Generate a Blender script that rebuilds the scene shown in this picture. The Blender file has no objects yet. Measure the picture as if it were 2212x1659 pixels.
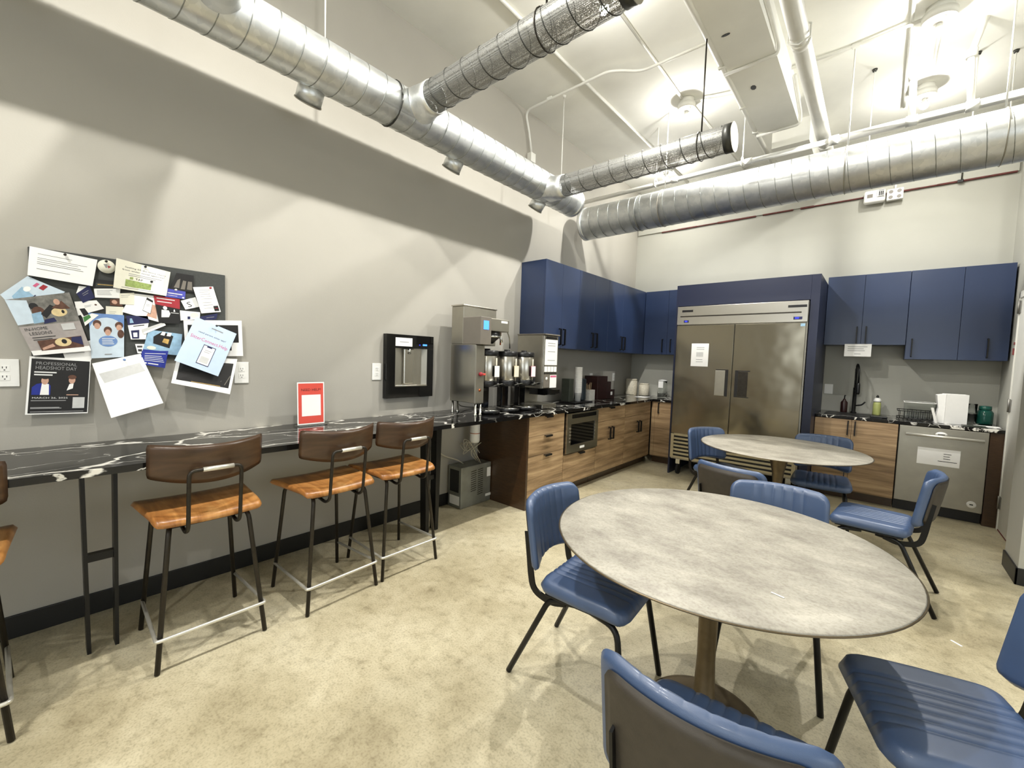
import bpy, bmesh, math, random
from mathutils import Vector, Matrix
random.seed(7)
sc = bpy.context.scene
C = sc.collection
PI = math.pi

# ------------------------------------------------------------------ camera
def camera():
    yaw, pitch, roll = math.radians(-40.8474), math.radians(-3.4491), math.radians(1.9046)
    d = Vector((math.sin(yaw)*math.cos(pitch), math.cos(yaw)*math.cos(pitch), math.sin(pitch)))
    r = Vector((math.cos(yaw), -math.sin(yaw), 0)); u = r.cross(d)
    r2 = r*math.cos(roll)+u*math.sin(roll); u2 = -r*math.sin(roll)+u*math.cos(roll)
    cd = bpy.data.cameras.new('camera'); co = bpy.data.objects.new('camera', cd); C.objects.link(co)
    cd.sensor_width = 36; cd.lens = 912.686*36/2212; cd.clip_start = .02
    m = Matrix((r2, u2, -d)).transposed().to_4x4(); m.translation = (3.0586, -6.501, 1.4195)
    co.matrix_world = m; sc.camera = co
camera()

# ------------------------------------------------------------------ world, exposure, light levels
BULB = 580.0           # glow of each flood bulb's own lens
SKY = 3.2              # sky fill through the enlarged front window and the added side window
FLOOD = 150.0          # watts of each downward flood bulb
BULBS = [(1.41, -3.72), (1.41, -2.02), (3.23, -2.02), (.70, -.72), (3.22, -.88), (1.41, -5.60), (1.41, -7.40), (3.6, -8.9)]
BULB_COL = (1.0, .98, .93)
def flood(i, x, y):
    k = {2: 1.05, 3: .12, 4: .1, 7: .8}.get(i, 1)
    l = bpy.data.lights.new('flood_light', 'SPOT'); l.energy = FLOOD*k; l.color = BULB_COL; l.shadow_soft_size = .032
    l.spot_size = math.radians(168); l.spot_blend = .55
    o = bpy.data.objects.new('flood_light', l); C.objects.link(o); o.location = (x, y, 4.11-.225)
for i, (x, y) in enumerate(BULBS): flood(i, x, y)
w = bpy.data.worlds.new('world'); sc.world = w; w.use_nodes = True
w.node_tree.nodes['Background'].inputs[0].default_value = (.88, .95, 1, 1)
w.node_tree.nodes['Background'].inputs[1].default_value = SKY
vs = sc.view_settings
vs.view_transform = 'Standard'; vs.look = 'None'; vs.gamma = 1; vs.use_curve_mapping = False
vs.exposure = 0.0
sc.cycles.max_bounces = 8; sc.cycles.diffuse_bounces = 5; sc.cycles.glossy_bounces = 4
sc.cycles.transparent_max_bounces = 12; sc.cycles.sample_clamp_indirect = 6
sc.cycles.caustics_reflective = False; sc.cycles.caustics_refractive = False

# ------------------------------------------------------------------ materials
MATS = {}
def lin(c):
    return tuple(((x/255)/12.92 if x <= 10 else (((x/255)+.055)/1.055)**2.4) for x in c)+(1,)
def nmat(name):
    m = bpy.data.materials.new(name); m.use_nodes = True
    nt = m.node_tree; b = nt.nodes['Principled BSDF']; MATS[name] = m
    return m, nt, b
def node(nt, t, **kw):
    n = nt.nodes.new(t)
    for k, v in kw.items():
        if k in n.inputs.keys() if not k.startswith('_') else False: n.inputs[k].default_value = v
        else: setattr(n, k.lstrip('_'), v)
    return n
def ramp(nt, stops):
    r = nt.nodes.new('ShaderNodeValToRGB'); e = r.color_ramp.elements
    while len(e) < len(stops): e.new(.5)
    for i, (p, c) in enumerate(stops): e[i].position = p; e[i].color = c
    return r
def plain(name, rgb, rough=.5, metal=0., spec=.5, noise=.0, scale=20., bump=0., bscale=200., emit=0., trans=0., stretch=None, coat=0.):
    """flat colour with a slight procedural mottling and bump"""
    m, nt, b = nmat(name)
    col = lin(rgb)
    b.inputs['Base Color'].default_value = col
    b.inputs['Roughness'].default_value = rough; b.inputs['Metallic'].default_value = metal
    b.inputs['Specular IOR Level'].default_value = spec
    if coat: b.inputs['Coat Weight'].default_value = coat; b.inputs['Coat Roughness'].default_value = .15
    tc = nt.nodes.new('ShaderNodeTexCoord'); src = tc.outputs['Object']
    if stretch:
        mp = nt.nodes.new('ShaderNodeMapping'); mp.inputs['Scale'].default_value = stretch
        nt.links.new(src, mp.inputs['Vector']); src = mp.outputs['Vector']
    if noise:
        n = node(nt, 'ShaderNodeTexNoise'); n.inputs['Scale'].default_value = scale; n.inputs['Detail'].default_value = 6
        nt.links.new(src, n.inputs['Vector'])
        lo = tuple(c*(1-noise) for c in col[:3])+(1,); hi = tuple(min(1, c*(1+noise)) for c in col[:3])+(1,)
        r = ramp(nt, [(.3, lo), (.7, hi)]); nt.links.new(n.outputs['Fac'], r.inputs['Fac'])
        nt.links.new(r.outputs['Color'], b.inputs['Base Color'])
    if bump:
        n2 = node(nt, 'ShaderNodeTexNoise'); n2.inputs['Scale'].default_value = bscale; n2.inputs['Detail'].default_value = 4
        nt.links.new(src, n2.inputs['Vector'])
        bp = nt.nodes.new('ShaderNodeBump'); bp.inputs['Strength'].default_value = bump; bp.inputs['Distance'].default_value = .01
        nt.links.new(n2.outputs['Fac'], bp.inputs['Height']); nt.links.new(bp.outputs['Normal'], b.inputs['Normal'])
    if emit:
        b.inputs['Emission Color'].default_value = col; b.inputs['Emission Strength'].default_value = emit
    if trans:
        b.inputs['Transmission Weight'].default_value = trans; b.inputs['IOR'].default_value = 1.45
    return m

plain('wall_paint', (174, 170, 160), .75, noise=.02, scale=3, bump=.04, bscale=120)
plain('wall_cream', (178, 177, 167), .75, noise=.02, scale=3, bump=.04, bscale=120)
plain('ceiling_paint', (244, 243, 236), .8, noise=.05, scale=2.2, bump=.12, bscale=14)
plain('pipe_white', (232, 231, 224), .45, noise=.03, scale=12)
plain('black_base', (20, 20, 19), .45, noise=.1)
plain('navy', (38, 52, 82), .36, noise=.04, scale=4, bump=.015, bscale=6, coat=.15)
plain('navy_dark', (22, 29, 54), .4, noise=.04, scale=4)
plain('black_metal', (17, 17, 17), .4, metal=.3, noise=.1)
plain('gun_metal', (58, 54, 48), .42, metal=.75, noise=.15, scale=30)
plain('bright_bar', (222, 219, 208), .35, metal=.6, noise=.05)
plain('black_plastic', (14, 14, 15), .35, noise=.1)
plain('black_gloss', (8, 8, 9), .06, noise=.05)
plain('chrome', (205, 205, 200), .15, metal=1, noise=.03)
plain('white_plastic', (240, 239, 234), .35, noise=.01)
plain('grey_plastic', (118, 112, 103), .4, noise=.03)
plain('paper', (247, 246, 243), .8, noise=.012, scale=30)
plain('paper_grey', (205, 205, 203), .8, noise=.04, scale=60)
plain('paper_cream', (233, 230, 212), .8, noise=.02, scale=30)
plain('paper_blue', (196, 214, 240), .8, noise=.02, scale=30)
plain('paper_ltblue', (205, 220, 232), .6, noise=.06, scale=30)
plain('ink', (58, 58, 60), .8, noise=.05)
plain('ink_light', (150, 150, 150), .8, noise=.05)
plain('ink_white', (232, 232, 230), .8, noise=.02)
plain('print_black', (22, 20, 20), .55, noise=.15, scale=40)
plain('print_navy', (30, 34, 78), .6, noise=.1, scale=40)
plain('print_royal', (28, 44, 140), .6, noise=.08, scale=40)
plain('print_violet', (78, 82, 178), .6, noise=.06, scale=40)
plain('print_red', (160, 42, 52), .6, noise=.1, scale=40)
plain('print_pink', (206, 96, 132), .7, noise=.03)
plain('print_green', (66, 128, 64), .6, noise=.15, scale=60)
plain('print_olive', (150, 168, 96), .6, noise=.25, scale=120)
plain('print_tan', (222, 200, 150), .6, noise=.1, scale=60)
plain('print_taupe', (168, 160, 156), .7, noise=.08, scale=40)
plain('print_brown', (92, 62, 48), .7, noise=.35, scale=60)
plain('print_skin', (202, 160, 138), .7, noise=.1, scale=60)
plain('print_grey', (120, 118, 112), .7, noise=.35, scale=50)
plain('print_blue', (112, 146, 200), .7, noise=.08, scale=40)
plain('print_sky', (150, 185, 210), .7, noise=.15, scale=40)
plain('print_gold', (196, 160, 92), .7, noise=.2, scale=60)
plain('sign_red', (222, 84, 70), .5, noise=.02)
plain('felt', (70, 72, 70), .95, noise=.08, scale=90, bump=.2, bscale=900)
plain('rubber', (24, 24, 24), .8, noise=.1)
plain('mug_marble', (220, 216, 208), .4, noise=.12, scale=40)
plain('straw', (196, 172, 138), .7, noise=.1)
plain('tea_brown', (44, 20, 18), .35, noise=.2)
plain('holder_dark', (46, 50, 42), .4, noise=.15)
plain('holder_slate', (42, 52, 58), .4, noise=.15)
plain('foam', (242, 240, 234), .6, noise=.01)
plain('jar_cream', (214, 206, 186), .6, noise=.18, scale=70)
plain('soap_green', (176, 182, 112), .4, noise=.05)
plain('glass_green', (32, 92, 80), .12, noise=.1, trans=.35)
plain('copper', (190, 110, 70), .3, metal=1, noise=.05)
plain('door_white', (228, 227, 219), .5, noise=.015)
plain('hinge_grey', (140, 138, 132), .4, metal=.6, noise=.05)
plain('red_dark', (120, 52, 52), .6, noise=.2)
plain('crack_red', (92, 44, 40), .8, noise=.3, scale=40)
plain('screen_blue', (70, 140, 255), .4, emit=1.6)
plain('led_blue', (40, 50, 255), .4, emit=1.5)
plain('steel', (196, 192, 182), .27, metal=1, noise=.03, scale=8, stretch=(1, 1, 30))
plain('steel_dull', (166, 162, 150), .42, metal=.9, noise=.05, scale=10)
plain('bone_metal', (190, 180, 150), .4, metal=.6, noise=.06)
plain('zinc_box', (150, 152, 144), .5, metal=.7, noise=.14, scale=9)
plain('wood_dark', (62, 42, 24), .32, noise=.25, scale=6, stretch=(3, 3, 30), coat=.3)
plain('seat_brown', (150, 92, 42), .32, noise=.25, scale=5, stretch=(3, 22, 3), coat=.35)
plain('leather', (56, 80, 118), .48, spec=1.0, coat=.12, noise=.06, scale=12, bump=.06, bscale=420)
plain('leather_back', (62, 56, 48), .6, noise=.12, scale=30, bump=.1, bscale=300)
plain('tube_clear', (196, 190, 170), .3, noise=.03)

def mk_glass():
    m, nt, b = nmat('glass')
    b.inputs['Base Color'].default_value = (.93, .95, .94, 1); b.inputs['Roughness'].default_value = .04
    b.inputs['Transmission Weight'].default_value = 1; b.inputs['IOR'].default_value = 1.2
    n = node(nt, 'ShaderNodeTexNoise'); n.inputs['Scale'].default_value = 30
    bp = nt.nodes.new('ShaderNodeBump'); bp.inputs['Strength'].default_value = .02
    nt.links.new(n.outputs['Fac'], bp.inputs['Height']); nt.links.new(bp.outputs['Normal'], b.inputs['Normal'])
mk_glass()

def mk_bulb():
    m, nt, b = nmat('bulb_glow')
    b.inputs['Base Color'].default_value = (1, 1, 1, 1)
    b.inputs['Emission Color'].default_value = BULB_COL+(1,); b.inputs['Emission Strength'].default_value = BULB
    m.cycles.emission_sampling = 'FRONT'
mk_bulb()

def mk_floor():
    m, nt, b = nmat('concrete')
    tc = nt.nodes.new('ShaderNodeTexCoord')
    n1 = node(nt, 'ShaderNodeTexNoise'); n1.inputs['Scale'].default_value = 1.3; n1.inputs['Detail'].default_value = 9; n1.inputs['Roughness'].default_value = .62
    n2 = node(nt, 'ShaderNodeTexNoise'); n2.inputs['Scale'].default_value = 16; n2.inputs['Detail'].default_value = 8; n2.inputs['Roughness'].default_value = .7
    n3 = node(nt, 'ShaderNodeTexNoise'); n3.inputs['Scale'].default_value = 110; n3.inputs['Detail'].default_value = 3
    for n in (n1, n2, n3): nt.links.new(tc.outputs['Object'], n.inputs['Vector'])
    r1 = ramp(nt, [(.28, lin((158, 146, 116))), (.42, lin((192, 181, 150))), (.55, lin((212, 202, 172))), (.75, lin((226, 218, 192)))])
    nt.links.new(n1.outputs['Fac'], r1.inputs['Fac'])
    r2 = ramp(nt, [(.3, (.48, .46, .41, 1)), (.48, (.88, .87, .85, 1)), (.66, (1, 1, 1, 1))]); nt.links.new(n2.outputs['Fac'], r2.inputs['Fac'])
    r3 = ramp(nt, [(.3, (.66, .65, .62, 1)), (.52, (1, 1, 1, 1))]); nt.links.new(n3.outputs['Fac'], r3.inputs['Fac'])
    m1 = node(nt, 'ShaderNodeMixRGB'); m1.blend_type = 'MULTIPLY'; m1.inputs[0].default_value = .7
    m2 = node(nt, 'ShaderNodeMixRGB'); m2.blend_type = 'MULTIPLY'; m2.inputs[0].default_value = .7
    nt.links.new(r1.outputs[0], m1.inputs[1]); nt.links.new(r2.outputs[0], m1.inputs[2])
    nt.links.new(m1.outputs[0], m2.inputs[1]); nt.links.new(r3.outputs[0], m2.inputs[2])
    nt.links.new(m2.outputs[0], b.inputs['Base Color'])
    rr = ramp(nt, [(.3, (.36, .36, .36, 1)), (.7, (.55, .55, .55, 1))]); nt.links.new(n2.outputs['Fac'], rr.inputs['Fac'])
    nt.links.new(rr.outputs[0], b.inputs['Roughness'])
    b.inputs['Specular IOR Level'].default_value = .4
    bp = nt.nodes.new('ShaderNodeBump'); bp.inputs['Strength'].default_value = .06; bp.inputs['Distance'].default_value = .01
    nt.links.new(n2.outputs['Fac'], bp.inputs['Height']); nt.links.new(bp.outputs['Normal'], b.inputs['Normal'])
mk_floor()

def mk_marble():
    m, nt, b = nmat('marble')
    tc = nt.nodes.new('ShaderNodeTexCoord')
    mp = nt.nodes.new('ShaderNodeMapping'); mp.inputs['Rotation'].default_value = (0, 0, .5); mp.inputs['Scale'].default_value = (1.5, .75, 1.2)
    nt.links.new(tc.outputs['Object'], mp.inputs['Vector'])
    nz = node(nt, 'ShaderNodeTexNoise'); nz.inputs['Scale'].default_value = 3.2; nz.inputs['Detail'].default_value = 8
    nt.links.new(mp.outputs[0], nz.inputs['Vector'])
    ad = nt.nodes.new('ShaderNodeMixRGB'); ad.blend_type = 'ADD'; ad.inputs[0].default_value = .42
    nt.links.new(mp.outputs[0], ad.inputs[1]); nt.links.new(nz.outputs['Color'], ad.inputs[2])
    v = node(nt, 'ShaderNodeTexVoronoi'); v.feature = 'DISTANCE_TO_EDGE'; v.inputs['Scale'].default_value = 1.55
    nt.links.new(ad.outputs[0], v.inputs['Vector'])
    v2 = node(nt, 'ShaderNodeTexVoronoi'); v2.feature = 'DISTANCE_TO_EDGE'; v2.inputs['Scale'].default_value = 4.1
    nt.links.new(ad.outputs[0], v2.inputs['Vector'])
    ra = ramp(nt, [(.008, (1, 1, 1, 1)), (.02, (0, 0, 0, 1))]); nt.links.new(v.outputs['Distance'], ra.inputs['Fac'])
    rb = ramp(nt, [(.005, (.85, .85, .85, 1)), (.016, (0, 0, 0, 1))]); nt.links.new(v2.outputs['Distance'], rb.inputs['Fac'])
    ms = node(nt, 'ShaderNodeTexNoise'); ms.inputs['Scale'].default_value = 1.7; nt.links.new(mp.outputs[0], ms.inputs['Vector'])
    rm = ramp(nt, [(.44, (0, 0, 0, 1)), (.54, (1, 1, 1, 1))]); nt.links.new(ms.outputs['Fac'], rm.inputs['Fac'])
    mu = nt.nodes.new('ShaderNodeMixRGB'); mu.blend_type = 'MULTIPLY'; mu.inputs[0].default_value = 1
    nt.links.new(rb.outputs[0], mu.inputs[1]); nt.links.new(rm.outputs[0], mu.inputs[2])
    mx = nt.nodes.new('ShaderNodeMixRGB'); mx.blend_type = 'LIGHTEN'; mx.inputs[0].default_value = 1
    nt.links.new(ra.outputs[0], mx.inputs[1]); nt.links.new(mu.outputs[0], mx.inputs[2])
    fin = nt.nodes.new('ShaderNodeMixRGB'); fin.inputs[1].default_value = lin((17, 16, 16)); fin.inputs[2].default_value = lin((236, 233, 224))
    nt.links.new(mx.outputs[0], fin.inputs[0]); nt.links.new(fin.outputs[0], b.inputs['Base Color'])
    b.inputs['Roughness'].default_value = .12
mk_marble()

def mk_wood(name, a, c, d, axis, rough=.4):
    """striped veneer: the grain runs along one world axis"""
    m, nt, b = nmat(name)
    tc = nt.nodes.new('ShaderNodeTexCoord')
    mp = nt.nodes.new('ShaderNodeMapping'); mp.inputs['Scale'].default_value = axis
    nt.links.new(tc.outputs['Object'], mp.inputs['Vector'])
    n = node(nt, 'ShaderNodeTexNoise'); n.inputs['Scale'].default_value = 1; n.inputs['Detail'].default_value = 8; n.inputs['Roughness'].default_value = .6; n.inputs['Distortion'].default_value = .5
    nt.links.new(mp.outputs[0], n.inputs['Vector'])
    r = ramp(nt, [(.3, lin(a)), (.5, lin(c)), (.7, lin(d))]); nt.links.new(n.outputs['Fac'], r.inputs['Fac'])
    nt.links.new(r.outputs[0], b.inputs['Base Color']); b.inputs['Roughness'].default_value = rough
mk_wood('veneer', (112, 90, 64), (162, 134, 100), (194, 166, 128), (1.6, 1.6, 26))
mk_wood('stool_wood', (140, 88, 44), (182, 124, 66), (212, 158, 96), (22, 3, 8), .3)
mk_wood('stool_back', (54, 38, 26), (74, 54, 38), (90, 68, 48), (3, 3, 26), .32)

def mk_tabletop():
    m, nt, b = nmat('hammered_top')
    tc = nt.nodes.new('ShaderNodeTexCoord')
    mp = nt.nodes.new('ShaderNodeMapping'); mp.inputs['Rotation'].default_value = (0, 0, .65); mp.inputs['Scale'].default_value = (1, 1.7, 1)
    nt.links.new(tc.outputs['Object'], mp.inputs['Vector'])
    n = node(nt, 'ShaderNodeTexNoise'); n.inputs['Scale'].default_value = 5; n.inputs['Detail'].default_value = 9; n.inputs['Roughness'].default_value = .68
    n2 = node(nt, 'ShaderNodeTexNoise'); n2.inputs['Scale'].default_value = 120; n2.inputs['Detail'].default_value = 4
    nt.links.new(mp.outputs[0], n.inputs['Vector']); nt.links.new(tc.outputs['Object'], n2.inputs['Vector'])
    r = ramp(nt, [(.3, lin((136, 130, 119))), (.5, lin((166, 161, 149))), (.7, lin((190, 185, 172)))]); nt.links.new(n.outputs['Fac'], r.inputs['Fac'])
    r2 = ramp(nt, [(.35, (.72, .7, .67, 1)), (.55, (1, 1, 1, 1))]); nt.links.new(n2.outputs['Fac'], r2.inputs['Fac'])
    mu = nt.nodes.new('ShaderNodeMixRGB'); mu.blend_type = 'MULTIPLY'; mu.inputs[0].default_value = .6
    nt.links.new(r.outputs[0], mu.inputs[1]); nt.links.new(r2.outputs[0], mu.inputs[2]); nt.links.new(mu.outputs[0], b.inputs['Base Color'])
    b.inputs['Roughness'].default_value = .5; b.inputs['Metallic'].default_value = .15
    bp = nt.nodes.new('ShaderNodeBump'); bp.inputs['Strength'].default_value = .12; bp.inputs['Distance'].default_value = .004
    nt.links.new(n2.outputs['Fac'], bp.inputs['Height']); nt.links.new(bp.outputs['Normal'], b.inputs['Normal'])
mk_tabletop()
plain('table_edge', (112, 99, 78), .4, metal=.8, noise=.15, scale=20)

def mk_galv():
    m, nt, b = nmat('galvanized')
    tc = nt.nodes.new('ShaderNodeTexCoord')
    v = node(nt, 'ShaderNodeTexVoronoi'); v.inputs['Scale'].default_value = 28
    n = node(nt, 'ShaderNodeTexNoise'); n.inputs['Scale'].default_value = 5; n.inputs['Detail'].default_value = 5
    for x in (v, n): nt.links.new(tc.outputs['Object'], x.inputs['Vector'])
    r = ramp(nt, [(.2, lin((216, 219, 219))), (.8, lin((230, 232, 231)))]); nt.links.new(v.outputs['Color'], r.inputs['Fac'])
    nt.links.new(r.outputs[0], b.inputs['Base Color']); b.inputs['Metallic'].default_value = .92
    rr = ramp(nt, [(.3, (.36, .36, .36, 1)), (.7, (.46, .46, .46, 1))]); nt.links.new(n.outputs['Fac'], rr.inputs['Fac']); nt.links.new(rr.outputs[0], b.inputs['Roughness'])
mk_galv()
plain('galv_seam', (150, 152, 148), .35, metal=.9, noise=.1)
plain('galv_dark', (70, 70, 66), .45, metal=.7, noise=.1)
def mk_perf():
    """punched sheet: fine holes cut through by a voronoi pattern"""
    m, nt, b = nmat('perforated')
    tc = nt.nodes.new('ShaderNodeTexCoord')
    v = node(nt, 'ShaderNodeTexVoronoi'); v.inputs['Scale'].default_value = 220; v.inputs['Randomness'].default_value = .35
    nt.links.new(tc.outputs['Object'], v.inputs['Vector'])
    r = ramp(nt, [(.41, (0, 0, 0, 1)), (.46, (1, 1, 1, 1))]); nt.links.new(v.outputs['Distance'], r.inputs['Fac'])
    nt.links.new(r.outputs[0], b.inputs['Alpha'])
    b.inputs['Base Color'].default_value = lin((140, 140, 136)); b.inputs['Metallic'].default_value = .5; b.inputs['Roughness'].default_value = .4
mk_perf()

def mk_door_steel():
    m, nt, b = nmat('fridge_steel')
    tc = nt.nodes.new('ShaderNodeTexCoord')
    n = node(nt, 'ShaderNodeTexNoise'); n.inputs['Scale'].default_value = 2.2; n.inputs['Detail'].default_value = 2
    nt.links.new(tc.outputs['Object'], n.inputs['Vector'])
    bp = nt.nodes.new('ShaderNodeBump'); bp.inputs['Strength'].default_value = .25; bp.inputs['Distance'].default_value = .05
    nt.links.new(n.outputs['Fac'], bp.inputs['Height']); nt.links.new(bp.outputs['Normal'], b.inputs['Normal'])
    b.inputs['Base Color'].default_value = lin((146, 139, 122)); b.inputs['Metallic'].default_value = 1; b.inputs['Roughness'].default_value = .2
mk_door_steel()

# ------------------------------------------------------------------ mesh helpers
def box(bm, x0, x1, y0, y1, z0, z1, bev=0., seg=2):
    r = bmesh.ops.create_cube(bm, size=1)
    vs_ = r['verts']
    bmesh.ops.scale(bm, vec=(abs(x1-x0), abs(y1-y0), abs(z1-z0)), verts=vs_)
    bmesh.ops.translate(bm, vec=((x0+x1)/2, (y0+y1)/2, (z0+z1)/2), verts=vs_)
    if bev:
        es = list({e for v in vs_ for e in v.link_edges})
        bmesh.ops.bevel(bm, geom=es, offset=bev, segments=seg, affect='EDGES', profile=.5)
    return bm
def bx(*a, **k): return box(bmesh.new(), *a, **k)
def ring(bm, c, ax, r, seg, up=None):
    ax = Vector(ax).normalized()
    t = up or (Vector((0, 0, 1)) if abs(ax.z) < .9 else Vector((1, 0, 0)))
    a = ax.cross(t).normalized(); b2 = ax.cross(a).normalized()
    return [bm.verts.new(Vector(c)+a*r*math.cos(2*PI*i/seg)+b2*r*math.sin(2*PI*i/seg)) for i in range(seg)]
def skin(bm, A, B, mi=0):
    n = len(A)
    for i in range(n):
        f = bm.faces.new((A[i], A[(i+1) % n], B[(i+1) % n], B[i])); f.smooth = True; f.material_index = mi
def cyl(bm, p0, p1, r0, r1=None, seg=20, caps=True):
    r1 = r0 if r1 is None else r1
    ax = Vector(p1)-Vector(p0)
    A = ring(bm, p0, ax, r0, seg); B = ring(bm, p1, ax, r1, seg)
    skin(bm, A, B)
    if caps: bm.faces.new(A[::-1]); bm.faces.new(B)
    return bm
def fillet(pts, rad, n=5):
    """round the inner corners of a polyline"""
    pts = [Vector(p) for p in pts]; out = [pts[0]]
    for i in range(1, len(pts)-1):
        a, b, c = pts[i-1], pts[i], pts[i+1]
        r = min(rad, (a-b).length*.49, (c-b).length*.49)
        p, q = b+(a-b).normalized()*r, b+(c-b).normalized()*r
        for k in range(n+1):
            t = k/n; out.append(p*(1-t)**2+b*2*t*(1-t)+q*t*t)
    out.append(pts[-1]); return out
def tube(bm, pts, r, seg=8, rad=0., sect=None):
    """extrude a circle (or a w x h rectangle) along a polyline"""
    pts = fillet(pts, rad) if rad else [Vector(p) for p in pts]
    prev = None; first = None
    n = None
    for i, p in enumerate(pts):
        d = (pts[min(i+1, len(pts)-1)]-pts[max(i-1, 0)]).normalized()
        if n is None:
            t = Vector((0, 0, 1)) if abs(d.z) < .9 else Vector((1, 0, 0))
            n = d.cross(t).normalized()
        n = (n-d*n.dot(d)).normalized(); b = d.cross(n)
        if sect:
            a_, b_ = sect[0]/2, sect[1]/2
            vs_ = [bm.verts.new(p+n*a_*s+b*b_*t) for s, t in ((1, 1), (-1, 1), (-1, -1), (1, -1))]
        else:
            vs_ = [bm.verts.new(p+n*r*math.cos(2*PI*k/seg)+b*r*math.sin(2*PI*k/seg)) for k in range(seg)]
        if prev: 
            m = len(vs_)
            for k in range(m):
                f = bm.faces.new((prev[k], prev[(k+1) % m], vs_[(k+1) % m], vs_[k])); f.smooth = not sect
        else: first = vs_
        prev = vs_
    bm.faces.new(first[::-1]); bm.faces.new(prev)
    return bm
def lathe(bm, prof, c=(0, 0, 0), seg=32, mi=0):
    prev = None
    for r, z in prof:
        if r < 1e-5:
            cur = [bm.verts.new((c[0], c[1], c[2]+z))]
        else:
            cur = [bm.verts.new((c[0]+r*math.cos(2*PI*i/seg), c[1]+r*math.sin(2*PI*i/seg), c[2]+z)) for i in range(seg)]
        if prev:
            for i in range(seg):
                j = (i+1) % seg
                if len(prev) == 1 and len(cur) == 1: continue
                if len(prev) == 1: f = bm.faces.new((prev[0], cur[j], cur[i]))
                elif len(cur) == 1: f = bm.faces.new((prev[i], prev[j], cur[0]))
                else: f = bm.faces.new((prev[i], prev[j], cur[j], cur[i]))
                f.smooth = True; f.material_index = mi
        prev = cur
    return bm
def prism(bm, poly, axis, a, b):
    """extrude a polygon: axis 0 -> poly is (y,z), 1 -> (x,z), 2 -> (x,y)"""
    def P(p, t): return (t, p[0], p[1]) if axis == 0 else (p[0], t, p[1]) if axis == 1 else (p[0], p[1], t)
    A = [bm.verts.new(P(p, a)) for p in poly]; B = [bm.verts.new(P(p, b)) for p in poly]
    n = len(A)
    for i in range(n): bm.faces.new((A[i], A[(i+1) % n], B[(i+1) % n], B[i]))
    bm.faces.new(A[::-1]); bm.faces.new(B)
    return bm
ORG = {}
def obj(name, bm, mat, parent=None, label=None):
    """link ONE mesh object; a child's mesh is kept relative to its thing's base"""
    me = bpy.data.meshes.new(name)
    bmesh.ops.recalc_face_normals(bm, faces=bm.faces[:])
    o = bpy.data.objects.new(name, me); C.objects.link(o)
    if parent is not None:
        org = ORG.get(parent.name, Vector((0, 0, 0)))
        bmesh.ops.translate(bm, vec=-org, verts=bm.verts[:])
        o.parent = parent; ORG[o.name] = org
    bm.to_mesh(me); bm.free()
    for m in (mat if isinstance(mat, (list, tuple)) else [mat]): me.materials.append(MATS[m])
    if label: o['label'] = label
    return o
def thing(name, label, cat, loc=(0, 0, 0), group=None):
    o = bpy.data.objects.new(name, None); C.objects.link(o)
    o.location = loc; o.empty_display_size = .1
    o['label'] = label; o['category'] = cat
    if group: o['group'] = group
    ORG[o.name] = Vector(loc); return o
def tag(o, label, cat, group=None):
    o['label'] = label; o['category'] = cat
    if group: o['group'] = group
    return o
def struct(name, bm, mat, parent=None):
    o = obj(name, bm, mat, parent)
    if parent is None: o['kind'] = 'structure'
    return o
def dup(root, loc, rz, label, group=None):
    def cp(o, par):
        c = o.copy(); C.objects.link(c); c.parent = par
        for ch in kids[o.name]: cp(ch, c)
        return c
    kids = {}
    def walk(o):
        kids[o.name] = list(o.children)
        for ch in o.children: walk(ch)
    walk(root)
    r = cp(root, None); r.location = loc; r.rotation_euler = (0, 0, rz); r['label'] = label
    if group: r['group'] = group
    return r
def text_mesh(s, size, align='LEFT'):
    cu = bpy.data.curves.new('t', 'FONT'); cu.body = s; cu.size = size; cu.align_x = align; cu.resolution_u = 2
    o = bpy.data.objects.new('t', cu); C.objects.link(o)
    dg = bpy.context.evaluated_depsgraph_get(); dg.update()
    me = o.evaluated_get(dg).to_mesh()
    V = [v.co.copy() for v in me.vertices]; F = [tuple(p.vertices) for p in me.polygons]
    bpy.data.objects.remove(o); bpy.data.curves.remove(cu)
    return V, F

# ------------------------------------------------------------------ the room
HC = 4.11
struct('floor', bx(-.2, 9.2, -11.7, .2, -.15, 0), 'concrete')
struct('ceiling', bx(-.2, 9.2, -11.7, .2, HC, HC+.15), 'ceiling_paint')
struct('wall_left', bx(-.15, 0, -11.5, .15, 0, HC), 'wall_paint')
wb = bmesh.new(); box(wb, 0, 4.0, 0, .15, 0, HC)
struct('wall_back', wb, 'wall_cream')
wr = bmesh.new(); box(wr, 4.0, 4.15, -1.72, .15, 2.16, HC); box(wr, 4.0, 4.15, -.66, .15, 0, 2.16)
box(wr, 3.86, 4.15, -2.11, -1.72, 0, HC)
struct('wall_right', wr, 'wall_cream')
struct('wall_return', bx(4.15, 9.0, -2.11, -1.98, 0, HC), 'wall_paint')
wq = bmesh.new()
box(wq, 9.0, 9.15, -3.2, -1.98, 0, HC); box(wq, 9.0, 9.15, -11.5, -8.6, 0, HC); box(wq, 9.0, 9.15, -8.6, -3.2, 0, .85); box(wq, 9.0, 9.15, -8.6, -3.2, 3.1, HC)
struct('wall_far', wq, 'wall_paint')
wf = bmesh.new()
box(wf, 0, 1.2, -11.65, -11.5, 0, HC); box(wf, 7.8, 9, -11.65, -11.5, 0, HC); box(wf, 1.2, 7.8, -11.65, -11.5, 0, .85); box(wf, 1.2, 7.8, -11.65, -11.5, 3.1, HC)
struct('wall_front', wf, 'wall_paint')
wn = bmesh.new()
for k in range(5): box(wn, 1.2+k*1.635, 1.26+k*1.635, -11.6, -11.54, .85, 3.1)
for z in (.85, 2.3, 3.04): box(wn, 1.262, 7.738, -11.598, -11.542, z, z+.06)
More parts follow.
